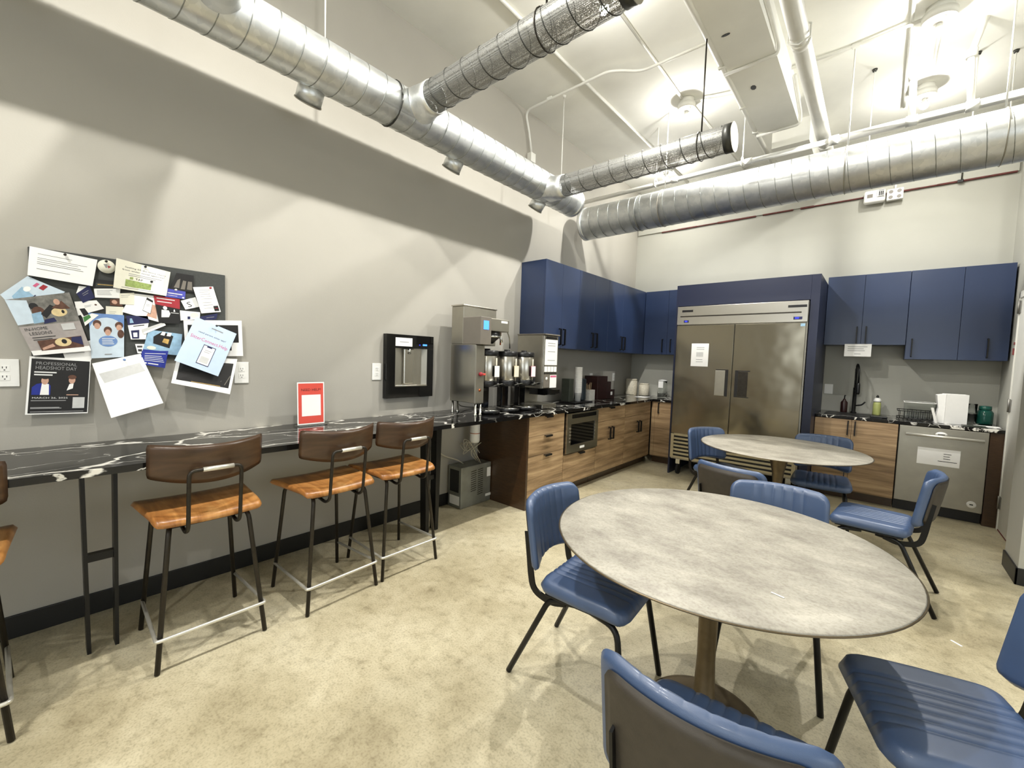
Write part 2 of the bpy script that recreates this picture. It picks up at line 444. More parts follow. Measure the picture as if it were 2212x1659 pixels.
struct('window_1', wn, 'black_metal')  # front opening made large to let in more soft fill
wn = bmesh.new()
for k in range(4): box(wn, 9.04, 9.1, -8.6+k*1.78, -8.54+k*1.78, .85, 3.1)
for z in (.85, 2.3, 3.04): box(wn, 9.042, 9.098, -8.538, -3.262, z, z+.06)
struct('window_fill', wn, 'black_metal')  # unseen side window, added to fill the left wall and under the bar
wlt = bmesh.new()
# rough plaster lip where the drywall of the back wall stops below the slab
prism(wlt, [(0.0, 3.44), (-.022, 3.44), (-.022, HC), (0, HC)], 0, .02, 3.98)
struct('trim_1', wlt, 'wall_cream')
cr = bmesh.new(); xs = .4
while xs < 3.95:
    L = random.uniform(.12, .5); t = random.uniform(.006, .016); L = min(L, 3.97-xs)
    box(cr, xs, xs+L, -.0235, -.0005, 3.432-t/2, 3.437+t/2); xs += L*.98 if random.random() < .8 else L+.08
struct('trim_2', cr, 'crack_red')
struct('baseboard_left', bx(0.0005, .012, -11.45, -3.475, 0.0005, .112, .003), 'black_base')
bb = bmesh.new(); box(bb, 3.848, 3.8595, -2.122, -1.73, .0005, .115, .002); box(bb, 3.848, 8.9, -2.122, -2.1105, .0005, .115, .002)
struct('baseboard_right', bb, 'black_base')
d = struct('door_1', bx(3.972, 3.998, -1.64, -.70, .012, 2.1, .003), 'door_white')
dg = bmesh.new()
for z in (.20, 1.09, 1.97): 
    box(dg, 3.966, 3.9715, -.742, -.702, z, z+.11, .002); cyl(dg, (3.962, -.7, z-.004), (3.962, -.7, z+.114), .008, seg=10)
obj('hinge', dg, 'hinge_grey', d)
obj('gap_strip', bx(3.9705, 3.9985, -1.64, -.70, .002, .0118), 'red_dark', d)  # dark gap under the door, drawn as a coloured strip
df = bmesh.new(); box(df, 3.965, 4.0, -1.719, -1.645, 0, 2.16); box(df, 3.965, 4.0, -.694, -.672, 0, 2.16); box(df, 3.965, 4.0, -1.719, -.672, 2.105, 2.16)
struct('trim_3', df, 'door_white')
ds = thing('door_sensor', 'small reddish contact switch on white door frame right of blue wall cabinets', 'sensor', (3.965, -.683, 1.63))
obj('sensor_body', bx(3.955, 3.9645, -.692, -.675, 1.60, 1.66, .002), 'red_dark', ds)
obj('magnet', bx(3.957, 3.9645, -.692, -.678, 1.69, 1.715, .002), 'red_dark', ds)

# white painted box beam with its holes, running away from the camera
bmb = bmesh.new(); box(bmb, 1.955, 2.30, -7.5, -1.39, 3.85, HC)
tb = struct('trim_4', bmb, 'ceiling_paint')
hb = bmesh.new(); prism(hb, [(2.075+.022*math.cos(a*PI/4), -2.275+.035*math.sin(a*PI/4)) for a in range(8)], 2, 3.846, 3.8495)
prism(hb, [(2.05+.03*math.cos(a*PI/4), -3.06+.012*math.sin(a*PI/4)) for a in range(8)], 2, 3.846, 3.8495)
obj('hole', hb, 'print_black', tb)
struct('trim_5', bx(1.99, 2.34, -.95, -.02, 3.86, HC), 'ceiling_paint')

# ------------------------------------------------------------------ bare bulb fixtures on the ceiling
FL = ['bare bulb holder hanging just in front of the perforated duct nearest the camera', 'white bare bulb fixture above the far perforated duct',
      'large white drum bulb fixture at the upper right of the ceiling', 'bare bulb fixture glowing behind the far duct crossing by the left wall',
      'bare bulb fixture behind the white sprinkler pipe near the back wall', 'bare bulb fixture overhead above the bar just outside the top left of the view',
      'bare bulb fixture behind the camera in line with the bar', 'bare bulb fixture at the far end of the room behind the camera']
for i, (x, y) in enumerate(BULBS):
    lab = FL[i] if i < len(FL) else 'bare bulb fixture on the ceiling of the room behind the camera'
    f = thing('ceiling_bulb_fixture', lab, 'light fixture', (x, y, HC), group='bare bulb ceiling fixtures')
    r = .085 if i != 2 else .10
    obj('junction_box', lathe(bmesh.new(), [(0, -.001), (r*.8, -.001), (r*.8, -.05), (0, -.05)], (x, y, HC), 20), 'pipe_white', f)
    obj('lamp_holder', lathe(bmesh.new(), [(0, -.0505), (r, -.0505), (r, -.105), (r*.88, -.108), (r*.6, -.085), (.036, -.085), (.036, -.118), (0, -.118)], (x, y, HC), 24), 'pipe_white', f)
    obj('bulb_neck', lathe(bmesh.new(), [(0, -.1185), (.016, -.12), (.02, -.135), (.031, -.155), (.0335, -.1645), (0, -.1645)], (x, y, HC), 16), 'white_plastic', f)
    obj('bulb', lathe(bmesh.new(), [(0, -.165), (.034, -.165), (.035, -.175), (.03, -.195), (.016, -.208), (0, -.211)], (x, y, HC), 16), 'bulb_glow', f)

# ------------------------------------------------------------------ ducts
def helix(bm, c, axis, r, a, b, pitch, tr, phase=0., n=22):
    pts = []; t = a; k = 0
    N = int((b-a)/pitch*n)
    for k in range(N+1):
        t = a+(b-a)*k/N; th = 2*PI*(t-a)/pitch+phase
        o1, o2 = r*math.cos(th), r*math.sin(th)
        pts.append((c[0]+o1, t, c[2]+o2) if axis == 1 else (t, c[1]+o1, c[2]+o2))
    return tube(bm, pts, tr, 5)
MX, MZ, MR = .44, 3.12, .14
md = thing('spiral_duct', 'long galvanized spiral duct hung along the left wall', 'duct', (MX, -2.56, MZ))
obj('duct_shell', cyl(bmesh.new(), (MX, -9.5, MZ), (MX, -2.57, MZ), MR, seg=48), 'galvanized', md)
obj('end_cap', cyl(bmesh.new(), (MX, -2.6, MZ), (MX, -2.556, MZ), MR+.004, seg=48), 'galvanized', md)
obj('spiral_seam', helix(bmesh.new(), (MX, 0, MZ), 1, MR+.0005, -8.5, -2.62, .127, .0028), 'galv_seam', md)
obj('coupling', tube(bmesh.new(), [(MX+(MR+.003)*math.cos(a*PI/12), -4.83, MZ+(MR+.003)*math.sin(a*PI/12)) for a in range(25)], .0055, 6), 'galv_dark', md)
for y in (-6.45, -5.32, -4.17, -3.05):
    s = bmesh.new(); ax = Vector((-.62, 0, -.78))
    cyl(s, Vector((MX, y, MZ))+ax*.12, Vector((MX, y, MZ))+ax*.215, .075, seg=24)
    so = obj('stub_collar', s, 'galvanized', md)
    obj('stub_cap', cyl(bmesh.new(), Vector((MX, y, MZ))+ax*.2155, Vector((MX, y, MZ))+ax*.222, .079, seg=24), 'steel_dull', so)
def saddle(y, z, seg=40):
    bm = bmesh.new(); rings = []
    for r, x in ((.122, None), (.118, None), (.109, .612), (.106, .64), (.1055, .70), (.0985, .702)):
        R_ = []
        for i in range(seg):
            th = 2*PI*i/seg; dy, dz = r*math.cos(th), r*math.sin(th)
            off = min(abs(z+dz-MZ), MR*.97)
            xx = (MX+math.sqrt((MR+.0025)**2-off**2) + (.006 if r < .12 else 0)) if x is None else x
            R_.append(bm.verts.new((xx, y+dy, MZ+math.copysign(off, z+dz-MZ) if x is None else z+dz)))
        rings.append(R_)
    for A, B in zip(rings, rings[1:]): skin(bm, A, B)
    return bm
def branch(y, z, x1, lab, rods):
    R = .097
    t = thing('perforated_duct', lab, 'duct', (x1, y, z), group='perforated branch ducts')
    obj('saddle', saddle(y, z), 'galvanized', t)
    obj('perforated_shell', cyl(bmesh.new(), (MX+.262, y, z), (x1-.06, y, z), R, seg=40, caps=False), 'perforated', t)
    obj('spiral_seam', helix(bmesh.new(), (0, y, z), 0, R+.0015, MX+.27, x1-.07, .15, .0032, 1.0), 'galv_dark', t)
    obj('end_band', cyl(bmesh.new(), (x1-.06, y, z), (x1-.004, y, z), R+.002, seg=40), 'galv_dark', t)
    obj('end_cap', cyl(bmesh.new(), (x1-.0035, y, z), (x1, y, z), R+.004, seg=40), 'steel_dull', t)
    for x in rods:
        obj('hanger_strap', tube(bmesh.new(), [(x, y+(R+.005)*math.cos(a*PI/10), z+(R+.005)*math.sin(a*PI/10)) for a in range(21)], .004, 6), 'gun_metal', t)
        obj('hanger_rod', tube(bmesh.new(), [(x, y, z+R+.002), (x, y, (HC if not 1.9 < x < 2.35 else 3.85))], .006, 8), 'gun_metal', t)
def lathe_x(x0, prof, y, z):
    bm = bmesh.new(); lathe(bm, prof, (0, 0, 0), 36)
    bmesh.ops.transform(bm, matrix=Matrix(((0, 0, 1, x0), (0, 1, 0, y), (1, 0, 0, z), (0, 0, 0, 1))), verts=bm.verts[:]); return bm
branch(-4.66, 3.15, 2.12, 'nearest perforated spiral branch duct crossing overhead to the right', [1.62])
branch(-3.10, 3.07, 2.165, 'farther perforated spiral branch duct with its capped free end in view', [1.93])
branch(-5.87, 3.15, 2.12, 'perforated branch duct whose dark collar shows at the top left edge', [1.5])
RY, RZ, RR = -1.90, 3.105, .187
rd = thing('spiral_duct', 'wide galvanized spiral duct crossing in front of the back wall', 'duct', (.19, RY, RZ))
obj('duct_shell', cyl(bmesh.new(), (.2, RY, RZ), (8.9, RY, RZ), RR, seg=56), 'galvanized', rd)
obj('end_cap', cyl(bmesh.new(), (.188, RY, RZ), (.24, RY, RZ), RR+.004, seg=56), 'galvanized', rd)
obj('spiral_seam', helix(bmesh.new(), (0, RY, RZ), 0, RR+.0005, .28, 5.2, .127, .003), 'galv_seam', rd)
obj('coupling', tube(bmesh.new(), [(.92, RY+(RR+.003)*math.cos(a*PI/12), RZ+(RR+.003)*math.sin(a*PI/12)) for a in range(25)], .006, 6), 'galv_seam', rd)
for i, x in enumerate((1.18, 2.74, 3.62)):
    obj('hanger_strap', tube(bmesh.new(), [(x, RY+(RR+.004)*math.cos(a*PI/12), RZ+(RR+.004)*math.sin(a*PI/12)) for a in range(25)], .004, 6), 'steel_dull', rd)
    obj('hanger_rod', tube(bmesh.new(), [(x, RY, RZ+RR+.002), (x, RY, HC)], .006, 8), 'pipe_white', rd)
for (x, y, z, lab) in ((MX, -5.28, MZ+MR, 'thin white rod holding up the left wall duct near the top left'), (MX+.02, -2.83, MZ+MR, 'thin white rod holding the far end of the left wall duct')):
    rt = thing('hanger_rod', lab, 'rod', (x, y, HC), group='duct hanger rods')
    obj('rod', tube(bmesh.new(), [(x, y, z), (x, y, HC)], .005, 8), 'pipe_white', rt)
    obj('anchor', lathe(bmesh.new(), [(0, -.0005), (.018, -.0005), (.014, -.02), (0, -.021)], (x, y, HC), 12), 'pipe_white', rt)

# ------------------------------------------------------------------ pipes and conduits
wp = thing('drain_pipe', 'fat white pipe running under the ceiling above the small table', 'pipe', (2.52, -2.4, 3.62))
obj('pipe_run', cyl(bmesh.new(), (2.52, -8.5, 3.62), (2.52, -.03, 3.62), .056, seg=28), 'pipe_white', wp)
for y in (-3.02, -1.3): obj('coupling', cyl(bmesh.new(), (2.52, y-.03, 3.62), (2.52, y+.03, 3.62), .0595, seg=28), 'pipe_white', wp)
obj('clevis_hanger', tube(bmesh.new(), [(2.52, -3.1, HC), (2.52, -3.1, 3.70), (2.583, -3.1, 3.66), (2.583, -3.1, 3.58), (2.52, -3.1, 3.55), (2.457, -3.1, 3.58), (2.457, -3.1, 3.66), (2.52, -3.1, 3.70)], .006, 6), 'pipe_white', wp)
PY, PZ = -1.68, 3.475
sp = thing('sprinkler_pipe', 'white sprinkler pipe with upright risers crossing to the left wall', 'pipe', (2.0, PY, PZ))
obj('pipe_run', cyl(bmesh.new(), (.001, PY, PZ), (2.60, PY, PZ), .024, seg=18), 'pipe_white', sp)
obj('main_run', cyl(bmesh.new(), (2.60, PY, PZ), (8.9, PY, PZ), .033, seg=20), 'pipe_white', sp)
for x in (1.2, 1.93, 2.62, 3.13, 3.47): obj('coupling', cyl(bmesh.new(), (x-.035, PY, PZ), (x+.035, PY, PZ), .041 if x > 2 else .032, seg=18), 'pipe_white', sp)
obj('riser', tube(bmesh.new(), [(3.13, PY, PZ+.03), (3.12, PY, 3.80)], .024, 14), 'pipe_white', sp)
obj('sprinkler_cap', lathe(bmesh.new(), [(0, 0), (.03, 0), (.034, .03), (.022, .055), (0, .06)], (3.12, PY, 3.80), 16), 'pipe_white', sp)
rs = obj('riser', tube(bmesh.new(), [(3.46, PY, PZ+.03), (3.44, PY, 3.88), (3.5, PY, HC)], .022, 14, rad=.03), 'pipe_white', sp)
obj('union', cyl(bmesh.new(), (3.443, PY, 3.84), (3.443, PY, 3.90), .034, seg=16), 'pipe_white', rs)
for x in (.98, 1.88): obj('pipe_hanger', tube(bmesh.new(), [(x, PY, HC), (x, PY, PZ+.07), (x, PY-.035, PZ+.04), (x, PY-.035, PZ-.02), (x, PY, PZ-.034), (x, PY+.035, PZ-.02), (x, PY+.035, PZ+.04), (x, PY, PZ+.07)], .006, 6), 'pipe_white', sp)
def conduit(lab, pts, r=.0125, rad=.08, mat='pipe_white', boxat=None, straps=()):
    t = thing('conduit', lab, 'conduit', pts[0], group='white ceiling conduits')
    obj('conduit_run', tube(bmesh.new(), pts, r, 8, rad=rad), mat, t)
    for p in straps: obj('strap', bx(p[0]-.03, p[0]+.03, p[1]-.014, p[1]+.014, p[2]-.016, p[2]+.016, .004), mat, t)
    if boxat: obj('outlet_box', bx(*boxat, .004), mat, t)
zc = HC-.016
conduit('white conduit bending from left wall box across the ceiling', [(.03, -2.80, 3.66), (.03, -2.86, 3.9), (.03, -2.93, zc-.034), (.74, -2.945, zc-.034), (1.02, -2.95, zc-.034), (1.12, -2.90, zc-.04), (1.28, -2.80, zc-.06), (1.885, -2.80, zc-.06)],
        boxat=(.002, .06, -2.84, -2.76, 3.57, 3.67), straps=[(.36, -2.94, zc-.03)])
conduit('straight white conduit along the ceiling nearest the left wall', [(.75, -7.5, zc), (.75, -.03, zc)], r=.016)
conduit('straight white conduit feeding the fixture above the far perforated duct', [(1.385, -7.5, zc), (1.385, -2.09, zc)], r=.0125)
conduit('white conduit continuing past the fixture toward the back wall', [(1.43, -1.95, zc), (1.5, -.03, zc)], r=.011)
conduit('short white conduit from the lower fixture to the box beam', [(1.48, -2.0, zc-.015), (1.7, -1.93, zc-.03), (1.954, -1.90, zc-.06)], r=.011)
conduit('white pipe hugging the left edge of the box beam', [(1.915, -7.5, 3.90), (1.915, -.03, 3.90)], r=.026, straps=[(1.92, -2.66, 3.885), (1.92, -1.95, 3.885), (1.92, -1.4, 3.885)])
conduit('thin conduit wrapping across underside of the box beam', [(1.93, -2.62, 3.835), (2.315, -2.63, 3.835), (2.318, -2.64, 3.9), (2.32, -3.6, 3.95)], r=.013, rad=.05)
conduit('thin conduit wrapping around the end of the box beam', [(1.93, -1.40, 3.835), (2.315, -1.40, 3.835), (2.318, -1.43, 3.92), (2.32, -1.9, 4.05)], r=.013, rad=.05)
conduit('white conduit from the box beam to the large drum fixture', [(2.30, -1.96, zc-.01), (2.75, -1.95, zc-.01), (3.145, -2.01, zc-.03)], r=.014, straps=[(2.75, -1.95, zc-.01)])
conduit('white conduit running away beside the large drum fixture', [(3.08, -7.5, zc), (3.08, -.6, zc)], r=.012)
conduit('white conduit running away beyond the large drum fixture', [(3.25, -1.93, zc), (3.25, -1.12, zc)], r=.012)
for i, (x, y, z0, lab) in enumerate(((2.86, -1.45, 3.3, 'thin rod dropping behind the fat white pipe'), (3.52, -1.2, 3.3, 'thin rod dropping from the ceiling at the far right'), (3.75, -1.05, 3.4, 'thin rod nearest the right edge of ceiling'))):
    rt = thing('hanger_rod', lab, 'rod', (x, y, HC), group='thin ceiling rods')
    obj('rod', tube(bmesh.new(), [(x, y, z0), (x, y, HC)], .005, 6), 'pipe_white', rt)
    obj('anchor', lathe(bmesh.new(), [(0, -.0005), (.02, -.0005), (.015, -.02), (0, -.021)], (x, y, HC), 12), 'galv_dark', rt)

# emergency light and outlet high on the back wall
em = thing('emergency_light', 'white emergency light box with round sockets high on the back wall', 'emergency light', (2.96, 0, 3.40))
EY = -.024
obj('light_box', bx(2.80, 2.99, EY-.085, EY, 3.335, 3.475, .025, 4), 'white_plastic', em)
ep = obj('label_plate', bx(2.915, 2.985, EY-.092, EY-.0855, 3.385, 3.465, .003), 'paper_grey', em)
es = bmesh.new()
for k in range(3): box(es, 2.932+k*.015, 2.942+k*.015, EY-.0935, EY-.0922, 3.40, 3.445)
box(es, 2.928, 2.976, EY-.0935, EY-.0922, 3.388, 3.392); box(es, 2.928, 2.976, EY-.0935, EY-.0922, 3.455, 3.459)
obj('marking', es, 'print_black', ep)
obj('side_vent', bx(2.83, 2.88, EY-.0865, EY-.0851, 3.39, 3.43), 'grey_plastic', em)
ob = obj('socket_plate', bx(3.00, 3.14, EY-.05, EY, 3.34, 3.46, .005), 'white_plastic', em)
so = bmesh.new()
for a in (3.035, 3.105):
    for z in (3.37, 3.43): cyl(so, (a, EY-.053, z), (a, EY-.0502, z), .019, seg=16)
obj('socket', so, 'grey_plastic', ob)
obj('conduit_stub', cyl(bmesh.new(), (3.07, EY-.02, 3.461), (3.07, EY-.02, 3.52), .011, seg=10), 'pipe_white', em)
bh = thing('pipe_bracket', 'small black pipe bracket under the wide duct at the right', 'bracket', (3.58, -.03, 3.43))
obj('bracket_plate', bx(3.555, 3.6, -.04, -.0245, 3.415, 3.445, .004), 'black_plastic', bh)
obj('bracket_rod', tube(bmesh.new(), [(3.585, -.035, 3.4455), (3.585, -.035, 3.53)], .006, 6), 'gun_metal', bh)

# ------------------------------------------------------------------ base cabinets, worktops
ZT = .884                                   # underside of the worktop
def pull(bm, x, y, z, length, axis, out):
    """slim black bar pull; axis = run direction, out = outward normal"""
    o = Vector(out); a = Vector(axis); c = Vector((x, y, z))
    p = [c-a*length/2, c-a*length/2+o*.028, c+a*length/2+o*.028, c+a*length/2]
    return tube(bm, p, .005, sect=(.011, .019))
def tabpull(bm, y, z):
    """short black edge pull folded over a drawer front, on the left run"""
    box(bm, .6455, .672, y-.055, y+.055, z-.006, z, .001); box(bm, .668, .672, y-.055, y+.055, z-.018, z-.0062, .001); return bm
def base_left(y0, y1, lab, drawers=(), doors=(), carcass=(.1, ZT-.002)):
    t = thing('base_cabinet', lab, 'cabinet', (.3, (y0+y1)/2, 0), group='wood base cabinets along the left wall')
    obj('body', bx(.002, .624, y0+.001, y1-.001, carcass[0], carcass[1]), 'veneer', t)
    obj('toe_kick', bx(.002, .56, y0+.001, y1-.001, .001, carcass[0]-.0005), 'wood_dark', t)
    for (a, b, z0, z1, hy) in drawers:
        f = obj('drawer', bx(.6245, .645, a+.0015, b-.0015, z0+.0015, z1-.0015, .0015), 'veneer', t)
        if hy is not None: obj('handle', tabpull(bmesh.new(), hy, z1-.004), 'black_metal', f)
    for (a, b, z0, z1, hy) in doors:
        f = obj('door', bx(.6245, .645, a+.0015, b-.0015, z0+.0015, z1-.0015, .0015), 'veneer', t)
        obj('handle', pull(bmesh.new(), .6455, hy, z1-.155, .14, (0, 0, 1), (1, 0, 0)), 'black_metal', f)
    return t
ep = struct('end_panel', bx(.002, .645, -3.472, -3.449, .001, ZT-.001, .001), 'wood_dark'); del ep['kind']
tag(ep, 'dark wood end panel closing the left cabinet run beside the grey metal box', 'panel')
base_left(-3.447, -2.86, 'wood drawer cabinet with three drawers next to the dark end panel', drawers=[(-3.445, -2.862, .69, ZT-.004, -3.15), (-3.445, -2.862, .50, .69, -3.15), (-3.445, -2.862, .115, .50, -3.15)])
base_left(-2.858, -2.20, 'wood cabinet below the built-in microwave drawer with one low drawer', drawers=[(-2.858, -2.202, .115, .43, -2.52)], carcass=(.1, .435))
base_left(-2.198, -1.475, 'wood cabinet with wide drawer over two doors just right of the microwave', drawers=[(-2.196, -1.477, .715, ZT-.004, -1.86)], doors=[(-2.196, -1.86, .115, .715, -1.90), (-1.86, -1.477, .115, .715, -1.82)])
base_left(-1.473, -.68, 'wood cabinet with wide drawer over two doors nearest the inner corner', drawers=[(-1.471, -.682, .715, ZT-.004, None)], doors=[(-1.471, -1.07, .115, .715, -1.11), (-1.07, -.682, .115, .715, -1.03)])
cb = thing('base_cabinet', 'narrow wood corner cabinet with one door left of the steel refrigerator', 'cabinet', (.86, -.3, 0), group='wood base cabinets on the back wall')
obj('body', bx(.646, 1.055, -.624, -.002, .1, ZT-.002), 'veneer', cb)
obj('toe_kick', bx(.646, 1.055, -.56, -.002, .001, .0995), 'wood_dark', cb)
f = obj('door', bx(.70, 1.054, -.645, -.6245, .115, ZT-.006, .0015), 'veneer', cb)
obj('handle', pull(bmesh.new(), .755, -.6455, .79, .14, (0, 0, 1), (0, -1, 0)), 'black_metal', f)
obj('filler_strip', bx(.647, .698, -.643, -.6245, .115, ZT-.006, .001), 'veneer', cb)

# microwave drawer
mw = thing('microwave_drawer', 'built-in stainless microwave drawer with black window in the wood cabinets', 'microwave', (.4, -2.525, .445))
obj('body', bx(.05, .64, -2.83, -2.215, .45, .868), 'black_plastic', mw)
mf = bmesh.new(); y0, y1, z0, z1 = -2.842, -2.205, .445, .866
for a in ((y0, y0+.075, z0, z1), (y1-.075, y1, z0, z1), (y0+.0755, y1-.0755, z0, z0+.085), (y0+.0755, y1-.0755, z1-.115, z1)): box(mf, .6405, .668, *a)
obj('front_frame', mf, 'steel', mw)
obj('window', bx(.6405, .662, y0+.0758, y1-.0758, z0+.0855, z1-.1155), 'black_gloss', mw)
obj('control_strip', bx(.6685, .6705, y0+.09, y1-.05, z1-.055, z1-.012), 'black_gloss', mw)
for k in range(5):
    for s in (y0+.052, y1-.078): obj('louver', bx(.6685, .6725, s, s+.026, z0+.115+k*.035, z0+.130+k*.035, .002), 'steel', mw)
obj('badge', bx(.6685, .6705, -2.58, -2.49, z0+.03, z0+.055), 'white_plastic', mw)

# one continuous black worktop: bar, left run, corner
wt = bmesh.new(); prism(wt, [(.0005, -8.2), (.677, -8.2), (.677, -.67), (1.057, -.67), (1.057, -.0005), (.0005, -.0005)], 2, ZT, .914)
bmesh.ops.bevel(wt, geom=[e for e in wt.edges if abs(e.verts[0].co.z-e.verts[1].co.z) < .001 and e.verts[0].co.z > .9], offset=.003, segments=2, affect='EDGES')
o = obj('worktop', wt, 'marble'); tag(o, 'long black marble worktop with white veins serving as bar along the left wall', 'worktop')
wt2 = bx(2.549, 3.985, -.672, -.0005, ZT, .914, .003); o = obj('worktop', wt2, 'marble'); tag(o, 'short black marble worktop over the dishwasher and sink cabinet', 'worktop')

# bar trestle legs
def trestle(y0, y1, w0, w1, lab):
    t = thing('bar_leg_frame', lab, 'table leg', (.40, (y0+y1)/2, 0), group='steel frames under the bar worktop')
    for y, s in ((y0, 1), (y1, -1)):
        b = bmesh.new(); h = w0/2; g = w1/2
        prism(b, [(y-h+s*0, ZT-.0005), (y+h, ZT-.0005), (y+s*.008+g, .001), (y+s*.008-g, .001)], 0, .34, .41)
        obj('leg', b, 'black_metal', t)
    obj('cross_bar', bx(.36, .395, y0+w0/2+.004, y1-w0/2-.004, .425, .46), 'black_metal', t)
trestle(-4.425, -4.315, .055, .03, 'tapered black steel leg frame under the bar near the grey metal box')
trestle(-6.345, -6.235, .015, .014, 'thin black steel H frame under the bar left of the nearest full stool')

# ------------------------------------------------------------------ blue wall cabinets
ZB, ZU = 1.553, 2.483
def upper_left(y0, y1, doors, lab):
    t = thing('wall_cabinet', lab, 'cabinet', (0, (y0+y1)/2, ZB), group='navy wall cabinets on the left wall')
    obj('body', bx(.001, .319, y0, y1, ZB, ZU, .001), 'navy', t)
    for a, b, hy in doors:
        f = obj('door', bx(.3195, .34, a+.0015, b-.0015, ZB, ZU, .0012), 'navy', t)
        obj('handle', pull(bmesh.new(), .3405, hy, ZB+.125, .175, (0, 0, 1), (1, 0, 0)), 'black_metal', f)
upper_left(-2.866, -2.19, [(-2.866, -2.545, -2.585), (-2.545, -2.19, -2.505)], 'navy two-door wall cabinet whose end panel shows above the coffee servers')
upper_left(-2.188, -1.475, [(-2.188, -1.835, -1.885), (-1.835, -1.475, -1.785)], 'middle navy two-door wall cabinet of the left wall row')
upper_left(-1.473, -.001, [(-1.473, -1.06, -1.105), (-1.06, -.342, -1.015)], 'navy two-door wall cabinet running into the inner corner')
def upper_back(x0, x1, z0, doors, lab, grp):
    t = thing('wall_cabinet', lab, 'cabinet', ((x0+x1)/2, 0, z0), group=grp)
    obj('body', bx(x0, x1, -.319, -.001, z0, ZU, .001), 'navy', t)
    for a, b, hx, hz in doors:
        f = obj('door', bx(a+.0015, b-.0015, -.34, -.3195, z0, ZU, .0012), 'navy', t)
        obj('handle', pull(bmesh.new(), hx, -.3405, z0+hz, .175, (0, 0, 1), (0, -1, 0)), 'black_metal', f)
upper_back(.342, 1.058, ZB, [(.342, .695, .635, .13), (.695, 1.058, .755, .13)], 'navy two-door wall cabinet between the corner and the refrigerator surround', 'navy wall cabinets on the back wall')
upper_back(2.55, 3.256, 1.703, [(2.55, 2.885, 2.845, .11), (2.885, 3.256, 2.925, .11)], 'shorter navy wall cabinet directly above the sink and faucet', 'navy wall cabinets on the back wall')
upper_back(3.258, 3.985, ZB, [(3.258, 3.648, 3.305, .12), (3.648, 3.985, 3.845, .12)], 'taller navy wall cabinet above the paper towels at the far right', 'navy wall cabinets on the back wall')

# refrigerator surround + refrigerator
fs = thing('fridge_surround', 'dark navy tall surround framing the stainless refrigerator', 'cabinet', (1.8, -.5, 0))
obj('side_panel', bx(1.06, 1.082, -1.035, -.001, .001, 2.41, .001), 'navy_dark', fs)
obj('side_panel', bx(2.468, 2.547, -1.035, -.001, .001, 2.41, .001), 'navy_dark', fs)
obj('header_panel', bx(1.0825, 2.4675, -1.035, -.001, 2.148, 2.41, .001), 'navy_dark', fs)
fr = thing('refrigerator', 'tall two-door stainless refrigerator with digital displays along its top panel', 'refrigerator', (1.77, -.5, 0))
obj('body', bx(1.09, 2.46, -1.03, -.03, .20, 2.138, .003), 'steel_dull', fr)
tp = obj('top_panel', bx(1.09, 2.458, -1.068, -1.0305, 1.912, 2.138, .003), 'steel', fr)
obj('trim_groove', bx(1.13, 2.40, -1.0715, -1.0685, 2.008, 2.022), 'gun_metal', tp)
for x in (1.15, 2.275):
    obj('name_plate', bx(x, x+.13+.04*(x > 2), -1.0715, -1.0685, 2.068, 2.094, .001), 'black_plastic', tp)
    dsp = obj('display', bx(x+.025+.03*(x > 2), x+.085+.05*(x > 2), -1.0715, -1.0685, 1.938, 1.968, .001), 'print_navy', tp)
    obj('digits', bx(x+.04+.03*(x > 2), x+.066+.04*(x > 2), -1.0722, -1.0716, 1.947, 1.961), 'led_blue', dsp)
def fdoor(x0, x1, hx0, hx1, side):
    d_ = obj('door', bx(x0, x1, -1.066, -1.0305, .54, 1.904, .004), 'fridge_steel', fr)
    fr_ = bmesh.new()
    # recessed pull: dark pocket frame on the meeting edge, plus a bright flap
    if side == 'L':
        box(fr_, hx1-.03, hx1, -1.069, -1.0665, 1.055, 1.372); box(fr_, hx0, hx1-.0305, -1.069, -1.0665, 1.362, 1.372)
        obj('handle_flap', bx(hx0-.005, hx1-.032, -1.0755, -1.0665, 1.06, 1.36, .003), 'steel_dull', d_)
    else:
        box(fr_, hx0, hx0+.034, -1.069, -1.0665, 1.055, 1.368); box(fr_, hx0+.0345, hx1, -1.069, -1.0665, 1.358, 1.368); box(fr_, hx0+.0345, hx1, -1.069, -1.0665, 1.055, 1.063)
        obj('handle_flap', bx(hx0+.036, hx1-.02, -1.0705, -1.0665, 1.065, 1.356, .002), 'gun_metal', d_)
    obj('pull_recess', fr_, 'print_black', d_)
fdoor(1.093, 1.757, 1.585, 1.722, 'L'); fdoor(1.763, 2.447, 1.795, 1.95, 'R')
obj('energy_sticker', bx(2.40, 2.44, -1.0685, -1.0665, 1.865, 1.895), 'print_sky', fr)
gr = bmesh.new(); box(gr, 1.093, 1.13, -1.066, -1.0305, .224, .532); box(gr, 2.41, 2.447, -1.066, -1.0305, .224, .532)
for k in range(7): box(gr, 1.1302, 2.4098, -1.066, -1.046, .224+.0475*k, .224+.0475*k+.024+.006*(k == 6), .002)
obj('grille', gr, 'bone_metal', fr)
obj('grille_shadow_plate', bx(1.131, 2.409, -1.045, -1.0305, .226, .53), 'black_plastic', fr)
for x, y in ((1.17, -.97), (2.38, -.97), (1.17, -.1), (2.38, -.1)):
    c_ = bmesh.new(); cyl(c_, (x-.014, y, .066), (x+.014, y, .066), .065, seg=20); k_ = obj('caster', c_, 'rubber', fr)
    obj('caster_fork', bx(x-.028, x+.028, y-.03, y+.03, .132, .199, .004), 'chrome', k_)

